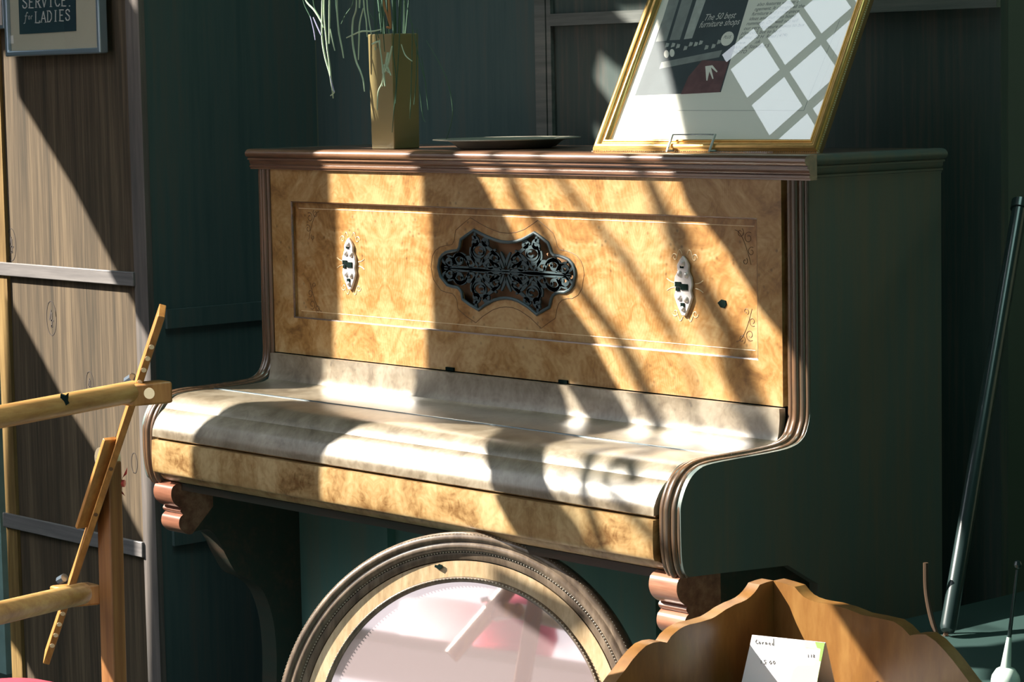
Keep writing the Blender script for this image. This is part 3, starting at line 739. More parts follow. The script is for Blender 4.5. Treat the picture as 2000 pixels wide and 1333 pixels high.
# ================================================================== FRAMED NOTICE (top left)
YN = BY-.036
nb = onY(10, 111, YN); nr = onY(195, 104, YN)
nt_ = thing('framed_notice', 'silver-framed notice reading SERVICE. for LADIES hanging on the screen, top left', 'picture frame', (nb.x, BY-.02, nb.z))
ew = (nr-nb); nw = ew.length; ex = ew.normalized(); ez = Vector((-ex.z, 0, ex.x)); 
NF = lambda a, b, d: nb + ex*a + ez*b + Vector((0, d, 0))
nh = .34; fwid = .012
nfr = MB()
nfr.prism([[(0, 0), (nw, 0), (nw, nh), (0, nh)], [(fwid, fwid), (fwid, nh-fwid), (nw-fwid, nh-fwid), (nw-fwid, fwid)]], NF, 0, .022)
nfr.build('frame', M_sil2, nt_, bevel=.003)
MB().prism([[(fwid, fwid), (nw-fwid, fwid), (nw-fwid, nh-fwid), (fwid, nh-fwid)]], NF, .010, .014).build('mount', M_mat2, nt_, smooth=0)
def npx(x, y):
    P = onY(x, y, YN+.0095)-nb; return (P.dot(ex), P.dot(ez))
q = [npx(39, 67), npx(149, 60.5), npx(145.5, -120), npx(33, -110)]
pr = MB().prism([q], NF, .0085, .0098).build('print', M_navy, nt_, smooth=0)
q = [npx(16, 70), npx(26, 69), npx(27, 85), npx(17, 86)]
MB().prism([q], NF, .0090, .0098).build('sticker', M_paper, nt_, smooth=0)
# serif capitals drawn as strokes: (thick, thin)
GL = {
 'S': ([[(.82,.78),(.70,.95),(.45,1.0),(.18,.88),(.20,.68),(.50,.54),(.80,.38),(.84,.15),(.55,0),(.25,.05),(.12,.26)]], .15),
 'E': ([[(.2,0),(.2,1)],[(.2,1),(.82,1)],[(.2,.52),(.65,.52)],[(.2,0),(.85,0)]], .15),
 'R': ([[(.2,0),(.2,1)],[(.2,1),(.6,1),(.8,.86),(.78,.64),(.58,.52),(.2,.52)],[(.45,.52),(.92,0)]], .15),
 'V': ([[(.08,1),(.48,0)],[(.48,0),(.9,1)]], .14),
 'I': ([[(.5,0),(.5,1)]], .17),
 'C': ([[(.88,.78),(.68,.97),(.42,.96),(.16,.70),(.14,.34),(.38,.04),(.66,.02),(.9,.22)]], .15),
 'L': ([[(.2,0),(.2,1)],[(.2,0),(.85,0)],[(.85,0),(.88,.2)]], .15),
 'A': ([[(.08,0),(.48,1)],[(.48,1),(.92,0)],[(.25,.34),(.74,.34)]], .14),
 'D': ([[(.18,0),(.18,1)],[(.18,1),(.55,.98),(.86,.72),(.86,.30),(.55,.02),(.18,0)]], .15),
 '.': ([[(.4,.02),(.6,.02)]], .2),
 'f': ([[(.95,.95),(.75,1.08),(.55,.8),(.40,.2),(.25,-.25),(.0,-.3)],[(.25,.6),(.8,.62)]], .10),
 'o': ([[(.5,.6),(.2,.45),(.2,.1),(.5,0),(.8,.2),(.75,.5),(.5,.6)]], .11),
 'r': ([[(.2,.0),(.3,.55)],[(.3,.4),(.55,.62),(.8,.5)]], .11)}
SERIF = {'E': [(.2,0),(.2,1)], 'R': [(.2,0),(.92,0),(.2,1)], 'V': [(.08,1),(.9,1)], 'I': [(.5,0),(.5,1)], 'L': [(.2,0),(.2,1)], 'A': [(.08,0),(.92,0)], 'D': [(.18,0),(.18,1)]}
lt = MB()
def word(wd, xl, xr, yb_l, yb_r, hpx):
    n = len(wd); stepx = (xr-xl)/n
    for i, ch in enumerate(wd):
        st, th = GL[ch]; x_ = xl+i*stepx; yb = yb_l+(yb_r-yb_l)*i/n
        to = lambda a, b: npx(x_+a*stepx*.92, yb-b*hpx)
        sc = stepx*.0011*.92
        for s__ in st: ribbon(lt, [to(*c) for c in s__], th*stepx*.00125, NF, .0072, .0086)
        for c in SERIF.get(ch, []): ribbon(lt, [to(c[0]-.17, c[1]), to(c[0]+.17, c[1])], .0012, NF, .0072, .0086)
word('SERVICE', 44, 133, 16, 11, 22); word('.', 133, 142, 12, 12, 20)
word('LADIES', 69, 140, 44.5, 39, 21.5); word('f', 48, 57, 41, 41, 16); word('or', 56, 66, 38, 37.5, 12)
lt.build('lettering', M_white, pr, smooth=0)
MB().prism([[(fwid, fwid), (nw-fwid, fwid), (nw-fwid, nh-fwid), (fwid, nh-fwid)]], NF, .0035, .0045).sheet(4).build('glass_pane', M_glass, nt_, smooth=0)
# second frame just entering at the left
s2 = thing('small_frame', 'edge of a small pinkish-white frame entering at the top left corner', 'picture frame', (onY(-6, 60, YN).x, BY-.02, onY(-6, 60, YN).z))
a = onY(-60, 58, YN); b = onY(4, 56, YN)
MB().box((a.x, YN+.004, b.z), (b.x, YN+.02, b.z+.12)).build('frame', M_sil2, s2, bevel=.002)
MB().box((a.x+.006, YN+.002, b.z+.008), (b.x-.003, YN+.0035, b.z+.11)).build('mount', plain('pink_mount', (.62, .50, .46), .7), s2)

# ================================================================== GILT FRAMED CERTIFICATE on the piano
pb = PIC_B
pic = thing('gilt_picture_frame', 'gilt-framed magazine page leaning back on top of the piano at the right', 'picture frame', tuple(pb+PE*.23+Vector((0, .06, 0))))
PF = lambda a, b, d: pb + PE*a + PU*b - PN*d         # a along, b up, d behind the face
pw = .467; ph_ = .40; fw_ = .029
def pring(a0, b0, d0, a1, b1, d1):     # one slanting facet of the frame all the way round
    o = [(a0, a0), (pw-a0, a0), (pw-a0, ph_-a0), (a0, ph_-a0)]; i = [(a1, a1), (pw-a1, a1), (pw-a1, ph_-a1), (a1, ph_-a1)]
    mb = []
    for k in range(4):
        q = [PF(*o[k], d0), PF(*o[(k+1) % 4], d0), PF(*i[(k+1) % 4], d1), PF(*i[k], d1)]
        mb.append(q)
    return mb
fm = MB(); prof_f = [(0, .0150), (0, .014), (.0035, .010)]
for (a0, d0), (a1, d1) in zip(prof_f[:-1], prof_f[1:]):
    for q in pring(a0, 0, d0, a1, 0, d1): fm.add(q, [(0, 1, 2, 3)])
for q in pring(0, 0, .0150, fw_, 0, .0150): fm.add(q, [(0, 1, 2, 3)])
fb_ = fm.build('frame_side', M_goldd, pic, smooth=0)
fm = MB(); prof_f = [(.0035, .010), (.006, .008), (.0065, .004), (.009, .001), (.0125, 0), (.016, .002), (.018, .006), (.021, .0065), (.0225, .0045), (.0245, .0045), (.0265, .009), (fw_, .0105)]
for (a0, d0), (a1, d1) in zip(prof_f[:-1], prof_f[1:]):
    for q in pring(a0, 0, d0, a1, 0, d1): fm.add(q, [(0, 1, 2, 3)])
for q in pring(fw_, 0, .0105, fw_, 0, .0150): fm.add(q, [(0, 1, 2, 3)])
fm.build('gilt_moulding', M_gold, pic, smooth=50)
bdm = MB()
for k in range(int(pw/.0042)): bdm.add(*(lambda c: ([c+PE*.0013, c+PU*.0013, c-PE*.0013, c-PU*.0013, c+PN*.0016], [(0,1,4),(1,2,4),(2,3,4),(3,0,4)]))(PF(.003+k*.0042, .0042, .0085)))
for k in range(int(ph_/.0042)):
    for a_ in (.0042, pw-.0042): bdm.add(*(lambda c: ([c+PE*.0013, c+PU*.0013, c-PE*.0013, c-PU*.0013, c+PN*.0016], [(0,1,4),(1,2,4),(2,3,4),(3,0,4)]))(PF(a_, .003+k*.0042, .0085)))
bdm.build('beading', M_bead, pic, smooth=0)
MB().prism([[(fw_-.002, fw_-.002), (pw-fw_+.002, fw_-.002), (pw-fw_+.002, ph_-fw_), (fw_-.002, ph_-fw_)]], PF, .0143, .0149).build('page_mount', M_paper, pic, smooth=0)
def ppx(x, y, d=.0143):
    P = onP(x, y, PF(0, 0, d), PN)-pb; return (P.dot(PE), P.dot(PU))
def patch(name, pxs, mat, d, par=None):
    P = [ppx(x, y) for x, y in pxs]
    P = [(min(max(a, fw_), pw-fw_), min(b, ph_-fw_)) for a, b in P]
    return MB().prism([P], PF, d, .0144).build(name, mat, par or pic, smooth=0)
pg = patch('printed_page', [(1240, 187), (1408, 180), (1480, -60), (1330, -60)], M_print, .0140)
m_g1 = plain('print_mid_grey', (.28, .30, .29), .6, noise=.35, nscale=60); m_g2 = plain('print_pale_grey', (.48, .50, .47), .6, noise=.3, nscale=90)
m_g3 = plain('print_maroon', (.17, .08, .085), .6, noise=.5, nscale=60); m_bl = plain('print_blue', (.30, .38, .60), .6)
patch('photo_column', [(1281, 82), (1302, 80), (1345, -60), (1325, -60)], m_g1, .0137, pg)
patch('photo_column', [(1308, 79), (1328, 78), (1372, -60), (1350, -60)], m_g1, .0137, pg)
patch('photo_column', [(1336, 77), (1352, 75), (1400, -60), (1380, -60)], m_g2, .0137, pg)
patch('photo_sofa', [(1288, 135), (1405, 112), (1411, 98), (1292, 122)], m_g1, .0137, pg)
patch('photo_rug', [(1330, 184), (1406, 180), (1424, 120), (1372, 118), (1345, 150)], m_g3, .0137, pg)
for k in range(10):
    a = 1300+k*11+random.uniform(-2, 2); yy = 98+random.uniform(-6, 6)-(.8*k)
    patch('photo_fleck', [(a, yy), (a+7, yy-2), (a+9, yy-8), (a+3, yy-9)], m_g2, .0134, pg)
for (a, yy, r_) in ((1302, 106, 7), (1313, 104, 7)):
    patch('photo_shell', [(a+r_*.7*math.cos(t*PI/6), yy+r_*1.1*math.sin(t*PI/6)) for t in range(12)], M_paper, .0134, pg)
patch('photo_badge', [(1421+12*math.cos(t*PI/10)+4*math.sin(-t*PI/10), 76+14*math.sin(t*PI/10)) for t in range(20)], M_paper, .0134, pg)
patch('photo_chair', [(1378, 130), (1380, 158), (1382, 158), (1386, 140), (1392, 155), (1394, 154), (1389, 132), (1400, 142), (1402, 140), (1392, 128)], M_paper, .0134, pg)
def ptext(body, px, py, size, sh_=.3, sxx=.8, mat=M_white, d=.0132, par=None, rot=0.):
    vs, fs = text_mesh(body, size, sh_, sxx)
    a0, b0 = ppx(px, py); c_, s_ = math.cos(rot), math.sin(rot)
    mb = MB().add([PF(a0+x*c_-y*s_, b0+x*s_+y*c_, d) for x, y in vs], fs)
    return mb.build('printed_text', mat, par or pg, smooth=0)
ptext('The 50 best', 1374, 41, .0185, sxx=.72, rot=.05); ptext('furniture shops', 1365, 55, .0185, sxx=.72, rot=.05)
ptext('PLUS', 1413, 76, .0085, mat=M_ink)
col = patch('text_column', [(1412, 190), (1590, 200), (1700, -60), (1484, -60)], M_paper, .0141)
lines = ['also features vintage c', 'ngement. It changes all the', 'furniture and three-piece', 'ideas and that into home', 'rummage. Oh  well not sell', 'our very furniture makes to buy', 'plywood, but to here.', 'Where: 30 H  Road (479)', 'www.      .uk', 'Where: Standard S', 'PHOTO']
for k, tline in enumerate(lines):
    ptext(tline, 1478-k*5.2, 12+k*9.4, .0098, .25, .95, M_ink, .0139, col, rot=.03)
ob = MB()
for (A_, B_) in (((1236, 216), (1570, 216)), ((1570, 216), (1640, 40))):
    q0_, q1_ = ppx(*A_), ppx(*B_); ob.tube([PF(*q0_, .0143), PF(*q1_, .0143)], .0004, 4)
ob.build('mount_line', M_ink, pic)
MB().prism([[(fw_-.001, fw_-.001), (pw-fw_+.001, fw_-.001), (pw-fw_+.001, ph_-fw_), (fw_-.001, ph_-fw_)]], PF, .0110, .0112).sheet(4).build('glass_pane', M_glass, pic, smooth=0)

# clear plate stand that carries the frame
sx0, sx1 = ppx(1320, 285)[0], ppx(1403, 285)[0]
st = thing('display_stand', 'small clear plate stand holding the gilt frame on the piano', 'stand', tuple(PF((sx0+sx1)/2, 0, 0)))
sm = MB()
for a_ in (sx0, sx1):
    b_ = PF(a_, .0, -.002)
    top_ = PF(a_, .030, -.003)
    sm.tube([top_+PN*-.001, top_, PF(a_, .003, -.003), Vector((b_.x, b_.y-.002, ZC+.003)), Vector((b_.x+.01, b_.y+.06, ZC+.003)), Vector((b_.x+.02, b_.y+.15, ZC+.003))], .0022, 6)
lab(sm.build('hook', plain('pale_acrylic', (.62, .64, .60), .2), st), 'pale curved hooks')
t0 = PF(sx0, .030, -.003); t1 = PF(sx1, .030, -.003)
MB().tube([t0, t1], .0012, 6).build('cross_wire', M_hinge, st)
c = onZ(1455, 299, ZC)
MB().box((c.x-.07, c.y-.002, ZC), (c.x+.05, c.y+.012, ZC+.003)).build('foot', M_clear, st)

# ================================================================== DISH, VASE, PLANT
dcen = onY(990, 281, .165); rad = .138
d = thing('shallow_dish', 'shallow wide-rimmed pewter dish on top of the piano between vase and gilt frame', 'dish', (dcen.x, dcen.y, ZC))
MB().lathe([(0, .0), (rad*.60, .0), (rad*.66, .002), (rad*.74, .011), (rad*.80, .0145), (rad, .0165), (rad, .0180), (rad*.80, .0162), (rad*.73, .013), (rad*.64, .004), (0, .003)], (dcen.x, dcen.y, ZC), 64).build('bowl', M_plate, d)
vb = onZ(773, 294, ZC); VB = Vector((.338, .075, ZC))
vs_ = onP(773, 292, (0, .075, 0), (0, 1, 0))
VB = Vector((vs_.x, .075, ZC))
v = thing('tall_vase', 'tall square olive-brown vase holding grass on the left of the piano top', 'vase', tuple(VB))
def sq(r, z, rot): return [VB+Vector((r*math.cos(rot+k*PI/2), r*math.sin(rot+k*PI/2), z)) for k in range(4)]
HV = onY(773, 66, .075).z-ZC
# rotated so that one edge faces the camera
ro = math.atan2(CAM.y-VB.y, CAM.x-VB.x)-.06
vm = MB(); R0, R1 = .0455, .0480
b0, t0_ = sq(R0, 0, ro), sq(R1, HV, ro); ti, bi = sq(R1-.005, HV, ro), sq(R0-.006, .02, ro)
vm.add(b0+t0_, [(3, 2, 1, 0)]+[(i, (i+1) % 4, 4+(i+1) % 4, 4+i) for i in range(4)])
vm.add(t0_+ti, [(i, (i+1) % 4, 4+(i+1) % 4, 4+i) for i in range(4)])
vm.add(ti+bi, [(i, (i+1) % 4, 4+(i+1) % 4, 4+i) for i in range(4)]+[(4, 5, 6, 7)])
vm.build('body', M_vase, v, bevel=.003, smooth=30)
# grass strands
pl = thing('trailing_grass', 'trailing grassy plant with thin drooping pale leaves in the tall vase', 'plant', (VB.x, VB.y, ZC+HV-.01))
def strand(pxs, yv, r, mat=M_leaf, name='leaf_blade'):
    pts = smooth_path([onY(x, y, yv) for x, y in pxs], 5)
    n = len(pts); MB().tube(pts, [r*(.55+.45*math.sin(PI*(i+1)/(n+1))) for i in range(n)], 5).build(name, mat, pl)
Z4 = lambda l: [(560+x/4.444, y/4.444) for x, y in l]
lit_ = [([(150,-150),(165,0),(240,90),(300,190),(318,240)], .0016), ([(315,-200),(308,60),(308,330),(335,500),(375,640),(395,760),(412,800),(380,830)], .0019),
 ([(330,-120),(325,120),(350,400),(372,560),(385,690),(398,800),(403,855)], .0017), ([(375,-200),(372,100),(370,380)], .0019), ([(378,250),(400,360),(418,440)], .0013),
 ([(440,-200),(437,60),(452,270),(480,420),(494,505)], .0017), ([(600,-200),(605,60),(575,180),(572,350),(600,520),(640,620),(665,700),(676,795)], .0019),
 ([(640,-150),(632,70)], .0019), ([(665,70),(635,200),(628,350),(622,520)], .0016), ([(820,255),(740,272),(650,272),(580,300),(518,328)], .0016),
 ([(660,-200),(672,60),(690,180),(698,320)], .0015), ([(690,-150),(700,60),(715,180),(735,300)], .0013), ([(740,383),(798,358)], .0019), ([(806,345),(808,400)], .0015),
 ([(875,455),(860,560),(845,640),(855,748)], .0021), ([(915,400),(890,520),(870,590),(850,630)], .0020), ([(885,455),(872,560),(905,655)], .0018), ([(845,560),(862,600),(884,632)], .0014),
 ([(835,560),(838,640),(830,720),(795,800),(785,955)], .0016), ([(995,385),(1030,480),(1090,532)], .0011), ([(800,360),(825,520),(832,640)], .0013), ([(765,410),(770,435)], .0012), ([(830,720),(832,750)], .001)]
for l, r_ in lit_: strand(Z4(l), -.012, r_*1.05)
for l, r_ in [([(205,140),(235,260),(248,348)], .0012), ([(230,150),(265,230),(298,305)], .0013), ([(375,660),(395,740),(414,800)], .0012)]: strand(Z4(l), -.0145, r_, M_tip, 'leaf_tip')
for l in ([(130,-100),(150,30),(205,150),(240,270)], [(220,-100),(240,60),(290,150)], [(580,-60),(570,40),(510,130),(472,208)], [(420,-100),(430,60),(445,200)],
          [(830,-150),(835,200),(850,450)], [(930,290),(925,450),(950,700),(930,960),(915,1150)], [(985,100),(975,400),(960,650),(945,900)], [(1090,200),(1085,600),(1070,1030)], [(1130,250),(1125,650),(1105,910)],
          [(1030,0),(1100,280),(1150,520),(1200,700),(1212,745)], [(1170,500),(1200,700),(1228,955)], [(1150,750),(1180,1000),(1202,1060)], [(1210,350),(1320,540),(1400,720),(1440,950),(1420,1100),(1385,1210)],
          [(770,-100),(765,200),(790,420)], [(700,80),(740,150),(768,178)], [(1000,-100),(985,200),(980,330)], [(940,-100),(925,100),(935,300)], [(800,100),(780,250),(800,330)]):
    strand(Z4(l), .015, .0010, M_leafd, 'shaded_blade')
for l in ([(835,-60),(850,60),(875,130),(905,245)], [(880,-60),(890,60),(905,245)], [(905,245),(868,235)]): strand(Z4(l), .045, .0026, M_stem, 'dry_stem')
# crown above the frame: arching blades rising from the vase
for k in range(18):
    a = k*2.399; R = .05+.14*((k*37) % 18)/18; top = HV+.18+.14*((k*13) % 29)/29
    b_ = Vector((VB.x+.02*math.cos(a), VB.y+.02*math.sin(a), ZC+HV-.03)); dx, dy = math.cos(a)*R, math.sin(a)*R*.5
    pts = [b_, b_+Vector((dx*.25, dy*.25, top-HV)), b_+Vector((dx*.7, dy*.7, top-HV+.05)), b_+Vector((dx, dy, max(.12, top-HV-.06)))]
    MB().tube(smooth_path(pts, 5), .0012, 4).build('arching_blade', M_leafd, pl)

# ================================================================== ROUND MIRROR leaning in front of the piano
PS, MT = math.radians(25), math.radians(12)
MN = Vector((math.sin(PS)*math.cos(MT), -math.cos(PS)*math.cos(MT), math.sin(MT)))
ME = Vector((math.cos(PS), math.sin(PS), 0)); MU = MN.cross(ME)*-1
MU = MU if MU.z > 0 else -MU
MC = Vector((.960, -.364, .3405)); MR = .3372
mi = thing('round_mirror', 'round dark-wood framed mirror leaning against the front of the piano', 'mirror', (MC.x+.05, MC.y-.06, 0))
def ringp(prof, name, mat, n=160):
    mb = MB(); m = len(prof); vs = []
    for r, h in prof:
        for k in range(n):
            a = 2*PI*k/n; vs.append(MC+ME*(r*math.cos(a))+MU*(r*math.sin(a))+MN*h)
    fs = [(i*n+k, i*n+(k+1) % n, ((i+1) % m)*n+(k+1) % n, ((i+1) % m)*n+k) for i in range(m) for k in range(n)]
    return mb.add(vs, fs).build(name, mat, mi, smooth=50)
R_ = MR
ringp([(R_, -.022), (R_, -.008), (R_-.002, -.002), (R_-.006, .002), (R_-.011, .003), (R_-.015, .000), (R_-.017, -.003), (R_-.020, -.001), (R_-.025, .000), (R_-.029, -.003), (R_-.031, -.008), (R_-.0335, -.009), (R_-.0345, -.022)], 'outer_moulding', M_ring)
ringp([(R_-.0350, -.022), (R_-.0350, -.0085), (R_-.042, -.010), (R_-.046, -.012), (R_-.0475, -.022)], 'cove_ring', M_ring)
ringp([(R_-.048, -.022), (R_-.048, -.012), (R_-.074, -.014), (R_-.074, -.022)], 'veneer_band', M_ringp)
ringp([(R_-.0745, -.022), (R_-.0745, -.013), (R_-.077, -.011), (R_-.0805, -.013), (R_-.083, -.017), (R_-.083, -.022)], 'inner_rim', M_ring)
bb_ = MB()
def dots(rr, h, n, s_):
    for k in range(n):
        a = 2*PI*k/n; c = MC+ME*(rr*math.cos(a))+MU*(rr*math.sin(a))+MN*h; e1 = ME*math.cos(a)+MU*math.sin(a); e2 = MN.cross(e1)
        bb_.add([c+e1*s_, c+e2*s_*1.2, c-e1*s_, c-e2*s_*1.2, c+MN*s_], [(0, 1, 4), (1, 2, 4), (2, 3, 4), (3, 0, 4)])
dots(R_-.0332, -.0075, 360, .0017); dots(R_-.077, -.0105, 260, .0015); dots(R_-.004, .0015, 330, .0010)
bb_.build('beading', M_silb, mi, smooth=0)
MB().lathe([(R_-.0828, 0), (R_-.0828, .002), (0, .0025)], MC-MN*.0205, 96, tuple(MN)).build('mirror_glass', M_mirror, mi)
MB().lathe([(R_-.006, 0), (R_-.006, .006)], MC-MN*.0285, 64, tuple(MN)).build('back_board', M_low, mi)
c = onP(857, 1108, MC-MN*.011, MN)
MB().prism([[(a*.006, b*.004) for a, b in ((-1.1, .8), (-.3, .6), (.1, 1.2), (1.2, .8), (1.1, -.1), (.4, -1.2), (-.5, -.6), (-1.2, -.2))]], lambda a, b, d: c+ME*a+MU*b+MN*d, 0, .0015).build('dark_mark', M_black, mi, smooth=0)  # small dark mark on the mirror frame

# dark mark on the recessed panel
c2 = onY(1412, 594, .009)
MB().prism([[(c2.x+a*.0085, c2.z+b*.0065) for a, b in ((-1.3, .2), (-.3, 1.1), (.8, .9), (1.0, -.1), (.5, -1.0), (-.5, -.9))]], XZ, .0075, .0089).build('dark_mark', M_black, rec, smooth=0)

# ================================================================== TAPESTRY FRAME (front left)
YE = -1.1
tf = thing('tapestry_frame', 'beech tapestry floor frame with pegged slanting arm and two round rollers, front left', 'embroidery frame', (onY(208, 1330, YE).x, YE, 0))
E_ = lambda x, y, dy=0.: onY(x, y, YE+dy)
ta, tb = E_(317, 607), E_(92, 1285)
ax = (tb-ta).normalized(); side = Vector((0, 1, 0)).cross(ax).normalized()
wn = Vector((.866, -.5, 0)); wn = (wn-ax*wn.dot(ax)).normalized(); tn = ax.cross(wn).normalized()
MB().bar(ta, tb, wn, tn, .032, .0095).build('pegged_arm', M_pine, tf, bevel=.001)
# the broad face of the arm looks right (+side), its narrow lit edge looks to the street
for x, y in ((302, 673), (294, 695), (287, 718), (279, 742), (128, 1192), (121, 1213), (114, 1234), (107, 1254)):
    c = E_(x, y-2, .0)
    tt = (c-ta).dot(ax); c = ta+ax*tt
    nrm = side if side.x > 0 else -side
    MB().lathe([(.0036, 0), (.0036, .0008)], c+wn*.0159, 14, tuple(wn)).build('peg', M_peg, tf)
for x, y in ((222, 908), (193, 998)):
    c = E_(x, y); tt = (c-ta).dot(ax); c = ta+ax*tt; nrm = side if side.x > 0 else -side
    MB().lathe([(.0030, 0), (.0030, .0006)], c+wn*.0159, 14, tuple(wn)).build('bolt_hole', M_inlayd, tf)
# short lath clamped beside it
sa, sb = E_(215, 857, -.016), E_(160, 1030, -.016)
MB().bar(sa, sb, side, (0, 1, 0), .006, .020).build('short_lath', M_pine, tf, bevel=.001)
c = E_(182, 942, -.016)+nrm*.003; MB().lathe([(.0040, 0), (.0040, .0008)], c, 12, tuple(nrm)).build('lath_hole', M_black, tf)
# rollers running towards the street, with end blocks
for k, (pa, pb_, wa) in enumerate((((262, 765), (-60, 826), .0150), ((160, 1160), (-60, 1212), .0155))):
    A_ = E_(*pa, -.01); yb2 = YE-.30; B_ = onY(pb_[0], pb_[1], yb2)
    MB().tube([A_, A_.lerp(B_, .5), B_], wa, 20).build('roller', M_dowel, tf)
    bx = E_(*((285, 768) if k == 0 else (147, 1163)))
    dr_ = (B_-A_).normalized()
    MB().bar(bx+Vector((.014, .008, .001))+Vector((0, .016, 0)), bx+Vector((-.018, -.022, -.002)), (0, 0, 1), (1, 0, .0), .030, .030).build('end_block', M_pine, tf, bevel=.003)
    pc_ = bx+Vector((.020, .004, -.0005))
    pp_ = E_(*((290, 769) if k == 0 else (157, 1158)), -.022)
    MB().lathe([(.0075, 0), (.0075, .001)], pp_-Vector((0, .0145, 0))+Vector((0, .016, 0)), 18, (.62, -.78, 0)).build('dowel_end', M_peg, tf)
    wg = E_(*((255, 742) if k == 0 else (122, 1133)))
    MB().tube([wg+Vector((-.008, 0, -.002)), wg+Vector((.006, 0, .004))], .006, 8).build('wing_bolt', M_bolt, tf)
po = E_(209, 1000, .012); pw_ = .0165
pt = E_(196, 878, .012)
zt = E_(200, 885, .012).z; xp = E_(207, 1000, .012).x; xq = E_(208, 1333, .012).x
pm = MB().hexa([(xq-pw_, YE+.008, 0), (xq+pw_, YE+.008, 0), (xq+pw_, YE+.030, 0), (xq-pw_, YE+.030, 0)],
          [(xp-pw_, YE+.008, zt-.006), (xp+pw_, YE+.008, zt-.012), (xp+pw_, YE+.030, zt-.012), (xp-pw_, YE+.030, zt-.006)])
pm.build('post', M_post, tf, bevel=.002)
MB().lathe([(.0165, 0), (.0165, .022)], (xp-.002, YE+.030, zt-.008), 20, (0, -1, 0)).build('post_head', M_peg, tf)
MB().box((xq-.06, YE-.18, .0), (xq+.06, YE+.30, .03)).build('foot', M_post, tf, bevel=.003)
w1 = E_(236, 945, .03)
MB().add([w1+Vector(c) for c in ((0, 0, 0), (.002, .004, .012), (.012, .004, .024), (.010, .004, .014), (.004, 0, .008), (.002, 0, -.010), (.004, .004, -.018), (-.003, .003, -.015))], [(0, 1, 2, 3, 4), (0, 4, 5, 6, 7)]).tube([w1+Vector((-.006, -.004, 0)), w1+Vector((.004, .004, 0))], .005, 8).build('wing_nut', M_red, tf)
c = E_(130, 778, -.15); c = onY(130, 778, YE-.135)
MB().prism([[(a*.006, b*.0085) for a, b in ((-.8, .9), (.2, .6), (.8, 1), (.6, -.1), (.9, -.6), (0, -1), (-.6, -.7), (-.9, .2))]], lambda a, b, d: c+Vector((.66*a-.74*d, .745*a+.66*d, b))+Vector((.012, -.010, 0)), -.004, .004).build('dark_mark', M_black, tf)  # small dark mark at the upper roller

# crimson cushion low in the corner
cc = onY(8, 1395, -.95)
MB().lathe([(0, -.045), (.08, -.043), (.12, -.028), (.135, 0), (.12, .026), (.08, .040), (0, .045)], (cc.x, cc.y, cc.z), 40).build('cushion_tmp', M_redc)
cu = bpy.data.objects['cushion_tmp']; cu.name = 'red_cushion'; cu['label'] = 'round crimson cushion at the bottom left corner of the picture'; cu['category'] = 'cushion'
sl = MB().lathe([(.10, 0), (.10, .02), (.03, .03), (.025, cc.z-.07), (.11, cc.z-.06), (.12, cc.z-.045)], (cc.x, cc.y, 0), 32).build('pedestal_stool', M_chest)
sl['label'] = 'dark pedestal stool under the crimson cushion'; sl['category'] = 'stool'

# ================================================================== CORNER SHELF (bottom right) and price card
YW = -.38; cw = onY(1510, 1135, YW); XW = cw.x
ws = thing('corner_shelf', 'golden wood corner shelf with scalloped gallery at the bottom right', 'shelf', (XW+.15, YW-.15, 0))
Lp = [(1510.5,1134.6),(1497,1138),(1484,1142.8),(1479,1151),(1473,1159),(1466,1166),(1458,1172),(1448,1177),(1436,1181.5),(1417,1191.6),(1408,1198),(1399,1204),(1390,1209),(1380,1212),(1369,1215.5),(1358.5,1218),(1347,1220.5),(1337,1224),(1328,1229),(1320,1235),(1310.5,1244),(1302.7,1256),(1290,1254),(1276,1256),(1262,1262),(1248,1275),(1235,1290),(1222,1308),(1205,1330),(1190,1352)]
La = [(lambda P: (P.y, P.z))(onX(x, y, XW)) for x, y in Lp]
zS = onY(1620, 1326, YW-.001).z-.0
ymin = La[-1][0]
loopL = La+[(ymin-.02, zS-.015), (YW+.0, zS-.015)]
MB().prism([loopL], YZ, XW-.022, XW).build('gallery_board', M_what, ws, smooth=30)
Rp = [(1510.6,1134.8),(1530,1140),(1552,1147),(1560,1157),(1569,1166),(1580,1172),(1591.5,1176),(1606,1179),(1625,1182),(1654,1190),(1684,1202),(1715,1208),(1746,1215),(1762,1226),(1777,1242),(1792,1240),(1808,1240),(1827,1253),(1845,1272),(1862,1292),(1893,1333),(1905,1345)]
Ra = [(lambda P: (P.x, P.z))(onY(x, y, YW)) for x, y in Rp]
loopR = Ra+[(Ra[-1][0]+.0, zS-.015), (XW, zS-.015)]
MB().prism([loopR], XZ, YW, YW+.022).build('gallery_board', M_what, ws, smooth=30)
hexpts = [(XW, YW), (Ra[-1][0], YW), (Ra[-1][0]-.03, YW-.10), (XW+.20, YW-.26), (XW+.06, ymin+.03), (XW, ymin-.02)]
MB().prism([hexpts], XY, zS-.030, zS-.0155).box((0, 0, 0), (0, 0, 0)).build('shelf_board', M_what, ws)
for (a, b) in ((XW-.011, YW+.011), (Ra[-1][0]-.03, YW+.010), (XW-.011, ymin+.02)):
    MB().lathe([(.014, 0), (.010, .03), (.014, .10), (.011, .30), (.015, zS-.05), (.013, zS-.016)], (a, b, 0), 18).build('leg', M_what, ws)
MB().prism([hexpts], XY, .16, .175).build('shelf_board', M_what, ws)
